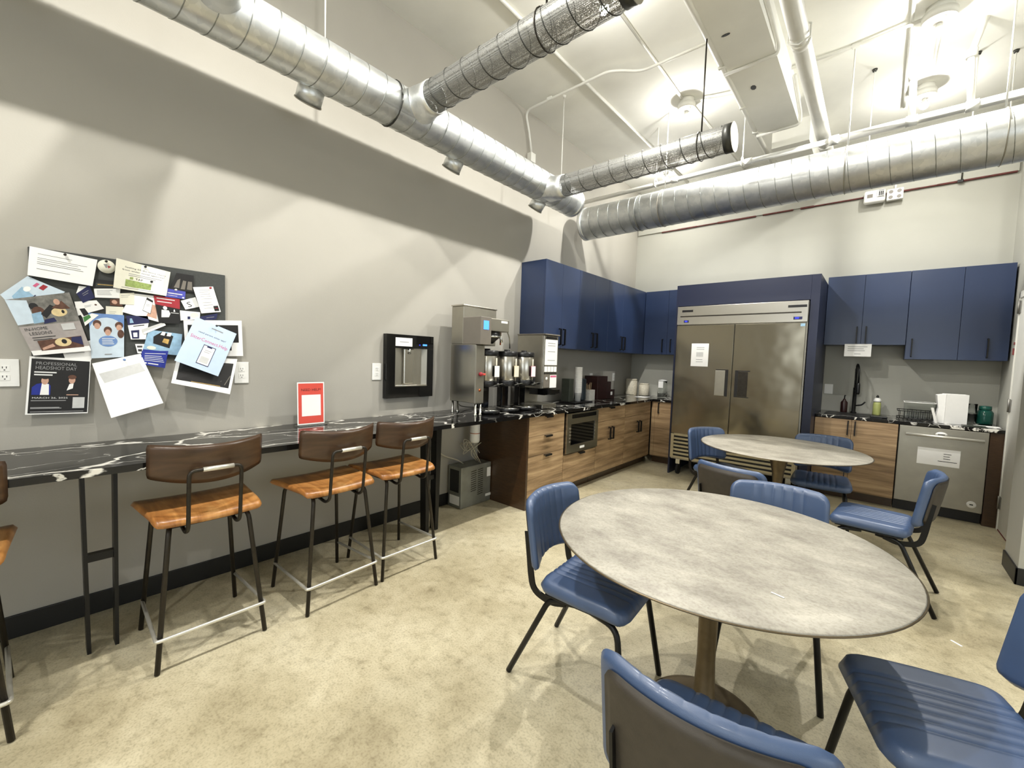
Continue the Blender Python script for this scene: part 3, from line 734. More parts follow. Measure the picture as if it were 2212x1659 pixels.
# sink cabinet and dishwasher
sc2 = thing('base_cabinet', 'dark wood sink cabinet between the refrigerator surround and dishwasher', 'cabinet', (2.9, -.3, 0), group='wood base cabinets on the back wall')
obj('body', bx(2.549, 3.25, -.646, -.002, .1, .868), 'veneer', sc2)
obj('toe_kick', bx(2.549, 3.25, -.58, -.002, .001, .0995), 'wood_dark', sc2)
for a, b, hx in ((2.551, 2.876, 2.846), (2.876, 3.249, 2.906)):
    f = obj('door', bx(a+.0015, b-.0015, -.667, -.6465, .115, ZT-.004, .0015), 'veneer', sc2)
    obj('handle', pull(bmesh.new(), hx, -.6675, .79, .14, (0, 0, 1), (0, -1, 0)), 'black_metal', f)
epr = obj('end_panel', bx(3.878, 3.968, -.655, -.002, .001, ZT-.001, .001), 'wood_dark'); tag(epr, 'dark wood end panel right of the dishwasher beside the white door', 'panel')
dw = thing('dishwasher', 'stainless dishwasher with a bar handle and a taped white notice', 'dishwasher', (3.56, -.3, 0))
obj('tub', bx(3.256, 3.874, -.63, -.01, .1, .878), 'black_plastic', dw)
obj('kick_plate', bx(3.256, 3.874, -.60, -.01, .001, .0995), 'black_plastic', dw)
dd = obj('door', bx(3.258, 3.872, -.668, -.6305, .112, .878, .004), 'steel_dull', dw)
h = bmesh.new(); cyl(h, (3.305, -.718, .80), (3.84, -.718, .80), .0135, seg=14); obj('handle', h, 'bright_bar', dd)
for x in (3.33, 3.815): obj('handle_post', cyl(bmesh.new(), (x, -.668, .80), (x, -.7065, .80), .009, seg=10), 'chrome', dd)
e1 = lathe(bmesh.new(), [(0, 0), (.042, 0), (.042, .004), (0, .004)], seg=24); bmesh.ops.transform(e1, matrix=Matrix.Translation((3.56, -.6685, .818)) @ Matrix.Rotation(PI/2, 4, 'X') @ Matrix.Diagonal((1, .6, 1, 1)), verts=e1.verts[:])
bdg = obj('badge', e1, 'white_plastic', dd)
obj('badge_mark', bx(3.535, 3.585, -.6742, -.6732, .812, .824), 'print_grey', bdg)
e2 = lathe(bmesh.new(), [(0, 0), (.033, 0), (.033, .005), (.02, .006), (0, .006)], seg=24); bmesh.ops.transform(e2, matrix=Matrix.Translation((3.80, -.6685, .185)) @ Matrix.Rotation(PI/2, 4, 'X'), verts=e2.verts[:])
vnt = obj('vent_cap', e2, 'white_plastic', dd)
obj('vent_mark', bx(3.788, 3.812, -.6758, -.6747, .18, .19), 'print_black', vnt)

# ------------------------------------------------------------------ upholstery helper
def cushion(bm, w, d, h, corner, fn, edge=.025, grooves=(), gd=.006, gw=.014, nx=44, ny=20, bottom=True, gv=(0, 1)):
    """rounded pad: fn(x, y, n) places a point of the flat pad in space; grooves are stitched channels at given x"""
    xs = sorted(set([-1+2*i/nx for i in range(nx+1)]+[g/(w/2)+s for g in grooves for s in (-.012, 0, .012)]))
    ys = [-1+2*i/ny for i in range(ny+1)]
    def pos(u, v):
        x, y = u*w/2, v*d/2
        dx, dy = (abs(x)-(w/2-corner))/corner, (abs(y)-(d/2-corner))/corner
        if dx > 0 and dy > 0:
            k = max(dx, dy)/math.hypot(dx, dy); dx *= k; dy *= k
            x = math.copysign(w/2-corner+dx*corner, x); y = math.copysign(d/2-corner+dy*corner, y)
            e = corner*(1-math.hypot(dx, dy))
        else: e = min(w/2-abs(x), d/2-abs(y))
        return x, y, max(0, e)
    top, bot = [], []
    for v in ys:
        rt, rb = [], []
        for u in xs:
            x, y, e = pos(u, v)
            pr = math.sqrt(max(0, 1-(1-min(e/edge, 1))**2))
            z = h*pr
            for g in grooves:
                if gv[0] <= (v+1)/2 <= gv[1]: z -= gd*math.exp(-((x-g)/(gw*.35))**2)*pr
            p = bm.verts.new(fn(x, y, z)); rt.append(p)
            rb.append(p if e < 1e-6 else bm.verts.new(fn(x, y, -h*pr*.8)))
        top.append(rt); bot.append(rb)
    for T, flip in ((top, 0), (bot, 1)):
        for j in range(len(ys)-1):
            for i in range(len(xs)-1):
                q = [T[j][i], T[j][i+1], T[j+1][i+1], T[j+1][i]]
                q = list(dict.fromkeys(q))
                if len(q) < 3: continue
                try: f = bm.faces.new(q[::-1] if flip else q); f.smooth = True
                except ValueError: pass
    return bm

# ------------------------------------------------------------------ blue dining chair (front is +Y)
def make_chair(label):
    t = thing('dining_chair', label, 'chair', group='blue channel-stitched dining chairs')
    ch = [-.10, -.06, -.02, .02, .06, .10]
    def seatfn(x, y, n):
        dip = -.012*max(0, (y-.08)/.12)**2
        return (x*(1-.06*(-y/.2 if y < 0 else 0)), y+.02, .442+n+dip)
    obj('seat', cushion(bmesh.new(), .43, .41, .034, .06, seatfn, .028, ch, .005), 'leather', t)
    obj('seat_pan', bx(-.185, .185, -.15, .185, .402, .4135, .004), 'black_metal', t)
    W = .435
    def backfn(x, y, n):
        c = 1-(2*x/W)**2
        zz = .647+y*(1-.10*c*(y < 0)); k = (zz-.647)
        return (x, -.205-.068*c-.16*k+n, zz+.012*c*(1 if y < 0 else .4))
    chb = [-.11, -.066, -.022, .022, .066, .11]
    obj('backrest', cushion(bmesh.new(), W, .315, .022, .05, backfn, .022, chb, .0032), 'leather', t)
    def shell(x, y, n): return backfn(x, y, n-.0225)
    obj('back_shell', cushion(bmesh.new(), W-.05, .27, .004, .04, shell, .008, (), nx=20, ny=8), 'leather_back', t)
    for s in (-1, 1):
        x = s*.165; yb = -.205-.068*(1-(2*x/W)**2)
        pts = [(x, yb-.028-.16*.0, .65), (x, yb-.012, .54), (x, yb-.004, .47), (x, yb+.012, .395), (x, -.13, .372), (x, -.06, .394)]
        obj('back_strap', tube(bmesh.new(), pts, 0, rad=.06, sect=(.03, .007)), 'black_metal', t)
        obj('leg', tube(bmesh.new(), [(s*.15, -.02, .395), (s*.165, -.135, .385), (s*.21, -.31, .004)], .0125, 10, rad=.04), 'black_metal', t)
        obj('leg', tube(bmesh.new(), [(s*.15, .05, .395), (s*.17, .175, .385), (s*.208, .235, .004)], .0125, 10, rad=.05), 'black_metal', t)
    return t
def face(dx, dy): return math.atan2(-dx, dy)
CH = [((2.170, -4.86), (.998, .067), 'blue chair at the left side of the nearest round table'),
      ((2.83, -5.43), (-.07, 1), 'blue chair with its back to us cut by the bottom edge'),
      ((3.285, -4.83), (-.95, -.31), 'blue chair at the bottom right with its seat under the nearest table'),
      ((2.735, -4.20), (.12, -.99), 'blue chair across the nearest table with its backrest above the tabletop'),
      ((3.105, -2.86), (-.995, .097), 'blue chair pulled out at the right side of the far table'),
      ((2.025, -2.28), (.853, -.522), 'blue chair at the far table in front of the refrigerator grille'),
      ((2.455, -3.42), (.24, .97), 'blue chair at the far table showing its dark back shell to us'),
      ((2.735, -1.94), (.08, -1), 'blue chair at the far table nearest the dark wood sink cabinet')]
proto = make_chair(CH[0][2]); proto.location = (CH[0][0][0], CH[0][0][1], 0); proto.rotation_euler = (0, 0, face(*CH[0][1]))
for (x, y), (dx, dy), lab in CH[1:]: dup(proto, (x, y, 0), face(dx, dy), lab)

# ------------------------------------------------------------------ round pedestal tables
def make_table(label):
    t = thing('round_table', label, 'table', group='round pedestal tables')
    obj('tabletop', lathe(bmesh.new(), [(0, .742), (.40, .742), (.58, .745), (.596, .747), (.6, .7515), (.596, .7545), (.5, .7545), (0, .7545)], seg=96), 'hammered_top', t)
    obj('edge_band', lathe(bmesh.new(), [(.5965, .7465), (.603, .747), (.605, .7505), (.6005, .7515)], seg=96), 'table_edge', t)
    obj('pedestal', lathe(bmesh.new(), [(.14, .7415), (.10, .72), (.07, .66), (.045, .55), (.036, .46), (.034, .25), (.04, .10), (.07, .045), (.14, .025), (.19, .017)], seg=40), 'table_edge', t)
    obj('base_plate', lathe(bmesh.new(), [(0, .0165), (.20, .0165), (.22, .01), (.223, .001), (0, .001)], seg=56), 'table_edge', t)
    return t
tb1 = make_table('nearest large round table with a hammered pale metal top'); tb1.location = (2.612, -4.745, 0)
dup(tb1, (2.475, -2.375, 0), 0, 'farther round table with a hammered pale top in front of the refrigerator')
ss = obj('paper_scrap', bx(-.018, .018, -.0025, .0025, 0, .002, .0005), 'paper'); ss.location = (2.878, -5.075, .755); ss.rotation_euler = (0, 0, -.25)
tag(ss, 'tiny white paper scrap lying on the nearest round table', 'paper scrap')
s2 = obj('paper_scrap', bx(-.025, .025, -.006, .006, 0, .002, .0005), 'paper'); s2.location = (3.46, -3.32, .0005); s2.rotation_euler = (0, 0, -.7)
tag(s2, 'small white paper scrap on the concrete floor at the right', 'paper scrap')

# ------------------------------------------------------------------ bar stools (front is +Y)
def make_stool(label):
    t = thing('bar_stool', label, 'stool', group='wood and metal stools at the bar')
    def sf(x, y, n):
        k = max(0, (-y-.12)/.085); f_ = max(0, (y-.13)/.075)
        return (x*(1+.07*(y/.2)), y, .653+n-.022*k*k-.008*f_*f_+.008*(2*x/.45)**2)
    obj('seat', cushion(bmesh.new(), .455, .41, .017, .035, sf, .014), 'stool_wood', t)
    def bf(x, y, n):
        c = 1-(2*x/.44)**2
        zz = .925+y*(1+.45*c*(y < 0))
        return (x, -.145-.085*c+n-.10*(zz-.925), zz-.012*c*(y > 0))
    obj('backrest', cushion(bmesh.new(), .45, .155, .0065, .012, bf, .006, nx=36, ny=8), 'stool_back', t)
    up = bmesh.new()
    pts = [(-.10, -.10, .605), (-.10, -.19, .592), (-.10, -.232, .62), (-.10, -.262, .885), (.10, -.262, .885), (.10, -.232, .62), (.10, -.19, .592), (.10, -.10, .605)]
    obj('back_frame', tube(up, pts, .0085, 10, rad=.028), 'gun_metal', t)
    obj('bar_highlight', cyl(bmesh.new(), (-.05, -.2625, .885), (.068, -.2625, .885), .0105, seg=14), 'bright_bar', t)  # highlight on the back bar, put in as a brighter tube
    for s in (-1, 1):
        obj('leg', tube(bmesh.new(), [(s*.13, -.06, .622), (s*.155, -.165, .622), (s*.212, -.215, .004)], .0105, 10, rad=.04), 'gun_metal', t)
        obj('leg', tube(bmesh.new(), [(s*.13, .06, .622), (s*.16, .165, .622), (s*.205, .225, .004)], .0105, 10, rad=.04), 'gun_metal', t)
    obj('footrest', tube(bmesh.new(), [(-.199, .215, .15), (-.214, -.218, .15), (.214, -.218, .15), (.199, .215, .15)], .008, 10, rad=.015), 'bright_bar', t)
    obj('seat_rail', bx(-.15, .15, -.15, .15, .609, .634, .004), 'black_metal', t)
    return t
ST = [((.575, -5.945), 'bar stool with orange wood seat below the pinned papers, full in view', .0),
      ((.605, -5.337), 'bar stool with orange wood seat in front of the red help sign', .05),
      ((.585, -4.855), 'bar stool with orange wood seat under the wall water dispenser', .0),
      ((.60, -6.775), 'bar stool cut off by the left edge of the photo', .0)]
st = make_stool(ST[0][1]); st.location = (*ST[0][0], 0); st.rotation_euler = (0, 0, PI/2)
for (x, y), lab, a in ST[1:]: dup(st, (x, y, 0), PI/2+a, lab)

# ------------------------------------------------------------------ pinboard and the papers on it
BX = .016                                     # front of the felt board
pb = thing('pinboard', 'dark grey felt pinboard crowded with papers on the left wall', 'pinboard', (.002, -6.08, 1.36))
obj('felt_panel', bx(.002, BX-.001, -6.478, -5.686, 1.352, 1.868, .003), 'felt', pb)
class Sheet:
    """a thin sheet on the wall: corners TL TR BR BL in (y, z); prints are laid in its own (s, t) frame"""
    def __init__(s, quad, layer, mat, tilt=0., curl=0., x=BX, nat=8):
        s.q = quad; s.x = x+.0013*layer; s.tilt = tilt; s.curl = curl; s.bm = bmesh.new(); s.mats = [mat]; s.k = 0
        N = nat
        F, B = [], []
        for j in range(N+1):
            F.append([s.bm.verts.new(s.P(i/N, j/N, .0006)) for i in range(N+1)])
            B.append([s.bm.verts.new(s.P(i/N, j/N, 0)) for i in range(N+1)])
        for j in range(N):
            for i in range(N):
                s.bm.faces.new((F[j][i], F[j][i+1], F[j+1][i+1], F[j+1][i]))
                s.bm.faces.new((B[j][i], B[j+1][i], B[j+1][i+1], B[j][i+1]))
        rim = [(0, i) for i in range(N)]+[(j, N) for j in range(N)]+[(N, i) for i in range(N, 0, -1)]+[(j, 0) for j in range(N, 0, -1)]
        for a, b in zip(rim, rim[1:]+rim[:1]): s.bm.faces.new((F[a[0]][a[1]], F[b[0]][b[1]], B[b[0]][b[1]], B[a[0]][a[1]]))
    def P(s, u, v, o=0):
        TL, TR, BR, BL = s.q
        y = (BL[0]*(1-u)+BR[0]*u)*(1-v)+(TL[0]*(1-u)+TR[0]*u)*v
        z = (BL[1]*(1-u)+BR[1]*u)*(1-v)+(TL[1]*(1-u)+TR[1]*u)*v
        return (s.x+s.tilt*(1-v)+s.curl*4*u*(1-u)*0+o, y, z)
    def mi(s, mat):
        if mat not in s.mats: s.mats.append(mat)
        return s.mats.index(mat)
    def poly(s, pts, mat):
        s.k += 1; o = .0008+.00012*s.k
        f = s.bm.faces.new([s.bm.verts.new(s.P(u, v, o)) for u, v in pts]); f.material_index = s.mi(mat); return s
    def rect(s, u0, v0, u1, v1, mat): return s.poly([(u0, v0), (u1, v0), (u1, v1), (u0, v1)], mat)
    def ell(s, u, v, a, b, mat, n=20): return s.poly([(u+a*math.cos(2*PI*i/n), v+b*math.sin(2*PI*i/n)) for i in range(n)], mat)
    def lines(s, u0, u1, vs_, mat='ink', h=.012):
        for i, v in enumerate(vs_): s.rect(u0, v-h/2, u1-(.06*((i*7) % 4)*(u1-u0)), v+h/2, mat)
        return s
    def text(s, body, u, v, size, mat, wide=None, align='LEFT', asp=1.):
        V, F = text_mesh(body, 1, align)
        xs = [p.x for p in V]; wd = max(xs)-min(xs)
        kx = (wide/wd) if wide else size*asp
        s.k += 1; o = .0008+.00012*s.k; m = s.mi(mat)
        nv = [s.bm.verts.new(s.P(u+p.x*kx, v+p.y*size, o)) for p in V]
        for f in F:
            try: q = s.bm.faces.new([nv[i] for i in f]); q.material_index = m
            except ValueError: pass
        return s
    def done(s, name, label, cat, group='papers pinned around the board'):
        me = bpy.data.meshes.new(name); s.bm.to_mesh(me); s.bm.free()
        o = bpy.data.objects.new(name, me); C.objects.link(o)
        for m in s.mats: me.materials.append(MATS[m])
        return tag(o, label, cat, group)
S = Sheet
S([(-6.472, 1.869), (-6.245, 1.85), (-6.266, 1.714), (-6.482, 1.733)], 8, 'paper', tilt=.008).lines(.12, .62, (.80,)).lines(.12, .86, (.66, .60, .52, .46)).lines(.12, .62, (.28,)).done('notice_sheet', 'wide white sheet with ruled text lines at the board upper left corner', 'paper')
S([(-6.566, 1.632), (-6.482, 1.729), (-6.362, 1.673), (-6.486, 1.506)], 6, 'paper_ltblue').poly([(.1, .35), (.55, .3), (.6, .85), (.2, .8)], 'print_sky').ell(.62, .72, .09, .08, 'paper').lines(.25, .6, (.45,), 'print_navy', .03).rect(.80, .42, .95, .55, 'print_red').rect(.78, .62, .92, .70, 'print_pink').done('flyer', 'pale blue flyer tilted at the board left edge behind the lessons poster', 'flyer')
p = S([(-6.553, 1.61), (-6.348, 1.672), (-6.277, 1.389), (-6.472, 1.358)], 9, 'print_taupe', tilt=.006)
p.rect(0, .52, 1, 1, 'print_grey').poly([(0, .55), (.28, .56), (.3, .95), (0, 1)], 'paper_ltblue').ell(.36, .84, .07, .06, 'print_black').ell(.40, .74, .10, .09, 'print_brown').poly([(.25, .55), (.42, .56), (.44, .74), (.28, .72)], 'print_sky').poly([(.48, .62), (.70, .78), (.62, .84), (.42, .70)], 'print_black').ell(.72, .70, .13, .075, 'print_tan').ell(.78, .70, .025, .03, 'print_black').poly([(.62, .78), (.82, .88), (.92, .74), (.78, .74)], 'print_brown').ell(.74, .87, .05, .05, 'print_skin').poly([(.40, .53), (.62, .55), (.60, .62), (.44, .60)], 'print_navy')
p.text('IN-HOME', .06, .435, .075, 'ink', wide=.36).text('LESSONS', .10, .355, .075, 'ink', wide=.36).lines(.12, .5, (.31, .27), 'ink', .012).rect(.66, .39, .88, .50, 'paper_grey').rect(0, 0, 1, .085, 'paper').poly([(.17, .07), (.90, .075), (.92, .27), (.17, .25)], 'print_brown').ell(.58, .19, .14, .075, 'print_tan').ell(.60, .20, .045, .04, 'print_black').poly([(.72, .19), (.90, .11), (.92, .26), (.75, .26)], 'print_navy').poly([(.2, .08), (.42, .13), (.40, .18), (.2, .12)], 'print_skin')
p.done('poster', 'grey IN-HOME LESSONS poster with guitar photos at the board left', 'poster')
p = S([(-6.283, 1.579), (-6.149, 1.58), (-6.153, 1.359), (-6.276, 1.349)], 7, 'print_blue')
p.poly([(0, 0), (1, 0), (1, .62)]+[(.5+.5*math.cos(a*PI/10), .62+.3*math.sin(a*PI/10)) for a in range(1, 10)]+[(0, .62)], 'paper_ltblue')
for u, v in ((.22, .74), (.52, .60), (.85, .72)): p.ell(u, v+.03, .12, .085, 'print_brown').ell(u, v-.02, .085, .07, 'print_skin')
p.ell(.9, .55, .1, .1, 'print_brown').ell(.52, .38, .28, .125, 'print_blue').lines(.34, .72, (.44, .40, .36, .32), 'ink_white', .015).lines(.4, .62, (.08,), 'ink_light', .02)
p.done('poster', 'blue family poster with three faces in a white circle', 'poster')
p = S([(-6.484, 1.355), (-6.278, 1.342), (-6.295, 1.07), (-6.505, 1.078)], 5, 'paper', tilt=.006)
p.rect(.035, .02, .985, .965, 'print_black').text('PROFESSIONAL', .10, .865, .075, 'ink_light', wide=.66).text('HEADSHOT DAY', .10, .785, .085, 'ink_light', wide=.66).lines(.09, .44, (.735, .69), 'ink_white', .022)
p.poly([(.07, .34), (.36, .34), (.36, .50), (.30, .56), (.14, .53), (.07, .47)], 'print_royal').poly([(.20, .34), (.34, .34), (.33, .53), (.22, .54)], 'paper').ell(.265, .59, .058, .07, 'print_skin').ell(.265, .645, .062, .03, 'print_black').poly([(.56, .34), (.86, .34), (.80, .50), (.72, .56), (.60, .48)], 'print_black').poly([(.62, .42), (.72, .46), (.73, .55), (.66, .54)], 'paper').ell(.70, .61, .055, .065, 'print_skin').ell(.70, .665, .07, .04, 'print_brown').rect(.62, .335, .82, .35, 'print_skin')
p.text('MARCH 26, 2025', .08, .275, .04, 'ink_white', wide=.56).lines(.07, .62, (.24, .12, .105), 'ink_light', .014).lines(.07, .92, (.045,), 'ink_light', .012).rect(.73, .10, .93, .30, 'paper_grey')
p.done('poster', 'black PROFESSIONAL HEADSHOT DAY poster with two portraits', 'poster')
S([(-6.275, 1.323), (-6.086, 1.379), (-6.002, 1.11), (-6.214, 1.044)], 9, 'paper', tilt=.055).poly([(.06, .80), (.9, .84), (.94, .67), (.1, .62)], 'paper_grey').done('blank_sheet', 'large blank white sheet hanging tilted from one pin below the board', 'paper')
S([(-6.174, 1.873), (-5.952, 1.839), (-5.974, 1.703), (-6.19, 1.718)], 9, 'paper_cream', tilt=.01).rect(.45, .02, .9, .98, 'paper').text('Seeking SA the more clients', .16, .76, .07, 'ink', wide=.76).text('from wider social agencies?', .12, .66, .07, 'ink', wide=.78).lines(.24, .86, (.58, .52), 'ink_light', .018).rect(.27, .385, .33, .47, 'print_olive').text('TAP', .37, .39, .10, 'ink', wide=.14).poly([(.20, .12), (.68, .12), (.68, .34), (.20, .36)], 'print_olive').lines(.14, .74, (.07,), 'ink_light', .015).done('notice_sheet', 'cream notice with a green band at the board top middle', 'paper')
o = lathe(bmesh.new(), [(0, 0), (.034, 0), (.034, .0008), (0, .0008)], seg=28)
bmesh.ops.transform(o, matrix=Matrix(((0, 0, 1, BX+.0105), (0, 1, 0, -6.212), (1, 0, 0, 1.822), (0, 0, 0, 1))), verts=o.verts[:])
for f in o.faces: f.material_index = 0
for pts, mi_ in (([(-.012, .012), (.002, .012), (.004, -.004), (-.003, -.008)], 1), ([(.004, .006), (.018, .002), (.006, -.008)], 2)):
    f = o.faces.new([o.verts.new((BX+.0118, -6.212+a, 1.822+b)) for a, b in pts]); f.material_index = mi_
tag(obj('sticker', o, ['paper_cream', 'ink_light', 'print_red']), 'round cream sticker with a small red mark at the board top', 'sticker', 'papers pinned around the board')
S([(-6.265, 1.752), (-6.175, 1.752), (-6.176, 1.713), (-6.264, 1.705)], 5, 'print_black').poly([(.12, .2), (.9, .25), (.88, .6), (.12, .62)], 'holder_dark').lines(.2, .85, (.45,), 'print_gold', .08).done('business_card', 'black card with gold script under the round sticker', 'card')
S([(-6.261, 1.703), (-6.161, 1.718), (-6.165, 1.667), (-6.257, 1.659)], 6, 'paper').lines(.1, .7, (.8, .65, .5, .35), 'ink_light', .05).done('business_card', 'white card with grey print under the black gold-script card', 'card')
S([(-6.323, 1.67), (-6.277, 1.719), (-6.258, 1.657), (-6.301, 1.626)], 5, 'print_navy').lines(.3, .8, (.7, .55), 'ink_light', .04).done('business_card', 'dark navy card tilted left of the white business cards', 'card')
S([(-6.314, 1.709), (-6.286, 1.709), (-6.298, 1.679), (-6.324, 1.671)], 4, 'paper').done('paper_scrap', 'small white corner peeking above the tilted navy card', 'paper')
S([(-6.331, 1.629), (-6.252, 1.646), (-6.225, 1.606), (-6.32, 1.561)], 4, 'paper').ell(.82, .55, .05, .08, 'print_brown').lines(.35, .65, (.6, .5), 'ink_light', .03).done('business_card', 'white card with a brown dot right of the guitar photo', 'card')
S([(-6.329, 1.604), (-6.299, 1.612), (-6.273, 1.571), (-6.304, 1.554)], 5, 'paper').poly([(.2, .05), (.85, .1), (.9, .75), (.3, .78)], 'print_black').done('business_card', 'white edged card with a black tag shape beside the lessons poster', 'card')
S([(-6.304, 1.554), (-6.27, 1.578), (-6.245, 1.572), (-6.296, 1.512)], 8, 'paper').poly([(.02, .4), (.6, .45), (.7, 1), (.05, 1)], 'print_green').done('leaflet', 'small green and white leaflet above the blue family poster', 'leaflet')
S([(-6.218, 1.62), (-6.15, 1.623), (-6.155, 1.566), (-6.219, 1.567)], 5, 'paper_cream').lines(.2, .6, (.5, .35), 'ink_light', .03).done('note', 'pale sketch card directly above the blue family poster', 'note')
S([(-6.165, 1.692), (-6.107, 1.704), (-6.108, 1.64), (-6.165, 1.636)], 7, 'paper_cream').lines(.1, .7, (.8, .65), 'ink_light', .03).done('note', 'cream note under the green banded notice', 'note')
S([(-6.202, 1.657), (-6.166, 1.666), (-6.152, 1.625), (-6.202, 1.627)], 5, 'print_brown').ell(.4, .55, .25, .3, 'print_skin').done('photo_card', 'small brown portrait photo below the white grey-print card', 'photo')
S([(-6.114, 1.7), (-6.018, 1.698), (-5.998, 1.554), (-6.158, 1.597)], 6, 'paper').poly([(.62, .12), (.9, .10), (.98, .62), (.80, .65)], 'print_skin').poly([(.50, .30), (.74, .24), (.86, .80), (.62, .90)], 'print_black').poly([(.51, .32), (.73, .26), (.83, .72), (.61, .80)], 'paper').lines(.60, .74, (.6, .55), 'ink_light', .015).done('mailer', 'white mailer showing a hand holding a phone', 'flyer')
S([(-6.028, 1.701), (-5.912, 1.693), (-5.913, 1.554), (-6.006, 1.551)], 8, 'print_black').poly([(0, .68), (1, .60), (1, 1), (0, 1)], 'print_red').lines(.1, .8, (.92, .80), 'ink_white', .03).ell(.38, .58, .085, .07, 'paper').poly([(.16, .22), (.50, .24), (.58, .38), (.52, .50), (.22, .50)], 'paper').lines(.6, .95, (.42,), 'ink_white', .02).poly([(.72, .47), (.80, .47), (.78, .56), (.74, .56)], 'paper').done('postcard', 'red and black postcard with a white round-ended patch', 'postcard')
S([(-5.977, 1.747), (-5.885, 1.74), (-5.888, 1.697), (-5.978, 1.699)], 9, 'print_violet').lines(.12, .85, (.52,), 'ink_white', .12).lines(.1, .6, (.25,), 'ink_white', .05).ell(.9, .15, .06, .1, 'ink_white').done('business_card', 'violet card with white script left of the black brochure', 'card')
S([(-5.925, 1.84), (-5.845, 1.838), (-5.844, 1.742), (-5.955, 1.742)], 5, 'print_black').poly([(.12, .15), (.35, .15), (.30, .7), (.18, .6)], 'grey_plastic').poly([(.42, .1), (.60, .1), (.62, .6), (.45, .62)], 'grey_plastic').poly([(.68, .12), (.92, .1), (.9, .6), (.70, .6)], 'grey_plastic').done('brochure', 'black and grey photo brochure on the bare upper right of the board', 'brochure')
S([(-5.85, 1.771), (-5.752, 1.789), (-5.713, 1.643), (-5.811, 1.624)], 8, 'paper').lines(.22, .78, (.88, .80, .72, .64, .54, .40, .30, .18), 'ink_light', .01).rect(.70, .05, .94, .25, 'print_black').lines(.76, .90, (.15,), 'print_red', .02).done('notice_sheet', 'slim white notice with red pin and a black square in its corner', 'paper')
S([(-5.907, 1.686), (-5.839, 1.715), (-5.82, 1.662), (-5.886, 1.638)], 6, 'paper').text('S', .24, .16, .8, 'ink', wide=.28).rect(.72, 0, .98, 1, 'paper_grey').done('business_card', 'white card with a large curly letter S', 'card')
S([(-5.912, 1.631), (-5.816, 1.63), (-5.819, 1.589), (-5.909, 1.574)], 6, 'paper').ell(.72, .55, .22, .35, 'paper_cream').rect(.36, .08, .50, .40, 'print_navy').done('business_card', 'white card with a small navy emblem above the pale blue flyer', 'card')
S([(-5.823, 1.602), (-5.728, 1.633), (-5.736, 1.596), (-5.794, 1.585)], 5, 'print_navy').lines(.3, .8, (.5,), 'ink_light', .08).done('business_card', 'navy card half covered under the slim white notice', 'card')
S([(-5.896, 1.578), (-5.602, 1.6), (-5.594, 1.379), (-5.887, 1.368)], 5, 'paper').rect(.06, .16, .93, .87, 'print_black').poly([(.60, .70), (.75, .55), (.76, .58), (.62, .74)], 'print_brown').rect(.79, .13, .97, .38, 'paper').done('photo_print', 'white bordered black photo print sticking out right of the board', 'photo')
p = S([(-5.838, 1.601), (-5.633, 1.516), (-5.745, 1.255), (-5.951, 1.346)], 14, 'paper_blue', tilt=.05)
p.lines(.42, .70, (.90,), 'ink_light', .022).text('need parent sitter app?', .18, .725, .05, 'ink', wide=.66).text('SitterConnect.Help', .06, .575, .10, 'print_pink', wide=.88)
p.rect(.415, .105, .705, .525, 'print_navy').rect(.43, .12, .69, .51, 'paper').rect(.50, .485, .62, .525, 'print_navy').lines(.48, .64, (.42, .38), 'ink_light', .01).rect(.465, .15, .655, .28, 'paper_grey')
p.done('flyer', 'pale blue SitterConnect flyer with a phone drawing', 'flyer')
S([(-5.926, 1.373), (-5.628, 1.359), (-5.683, 1.145), (-5.966, 1.22)], 9, 'paper', tilt=.05).rect(.06, .15, .95, .86, 'print_black').lines(.2, .7, (.45, .38), 'print_brown', .02).poly([(.78, .30), (.86, .66), (.875, .66), (.795, .30)], 'grey_plastic').poly([(.86, .22), (.93, .5), (.945, .5), (.875, .22)], 'grey_plastic').lines(.3, .8, (.17,), 'print_gold', .015).done('photo_print', 'lower white bordered black photo print below the pale blue flyer', 'photo')
S([(-6.081, 1.394), (-5.967, 1.398), (-5.985, 1.301), (-6.087, 1.323)], 9, 'print_royal', tilt=.008).lines(.12, .92, (.82, .66, .55, .44, .33), 'ink_white', .03).ell(.18, .14, .05, .05, 'ink_white').lines(.28, .7, (.14,), 'ink_white', .06).done('leaflet', 'royal blue leaflet with white list under the board lower edge', 'leaflet')
S([(-6.05, 1.512), (-5.903, 1.496), (-5.913, 1.373), (-6.079, 1.389)], 7, 'print_sky').poly([(.22, .42), (.68, .28), (.74, .85), (.40, 1), (.18, .72)], 'print_black').poly([(.36, .84), (.48, .82), (.50, .98), (.40, 1)], 'paper').poly([(.54, .82), (.66, .82), (.68, .98), (.56, .98)], 'paper').poly([(.45, .52), (.62, .46), (.64, .68), (.48, .70)], 'print_gold').rect(0, 0, .6, .12, 'print_royal').ell(.2, .22, .12, .08, 'paper_cream').done('brochure', 'sky blue brochure with a dark van picture at the board middle', 'brochure')
S([(-6.079, 1.51), (-5.986, 1.558), (-5.976, 1.541), (-6.07, 1.485)], 8, 'paper_grey').rect(0, 0, 1, .4, 'paper').done('leaflet', 'thin grey leaflet edge slanting over the van brochure', 'leaflet')
S([(-6.142, 1.579), (-6.053, 1.585), (-6.046, 1.55), (-6.134, 1.528)], 6, 'print_navy').poly([(.10, .2), (.28, .2), (.24, .7), (.15, .7)], 'print_sky').done('business_card', 'navy card with pale figure right of the blue family poster', 'card')
S([(-6.135, 1.528), (-6.05, 1.547), (-6.063, 1.458), (-6.124, 1.454)], 6, 'paper').lines(.25, .8, (.9,), 'ink', .06).rect(.10, .05, .55, .62, 'print_navy').rect(.2, .16, .44, .46, 'paper').done('label_card', 'white card with a navy square left of the van brochure', 'card')
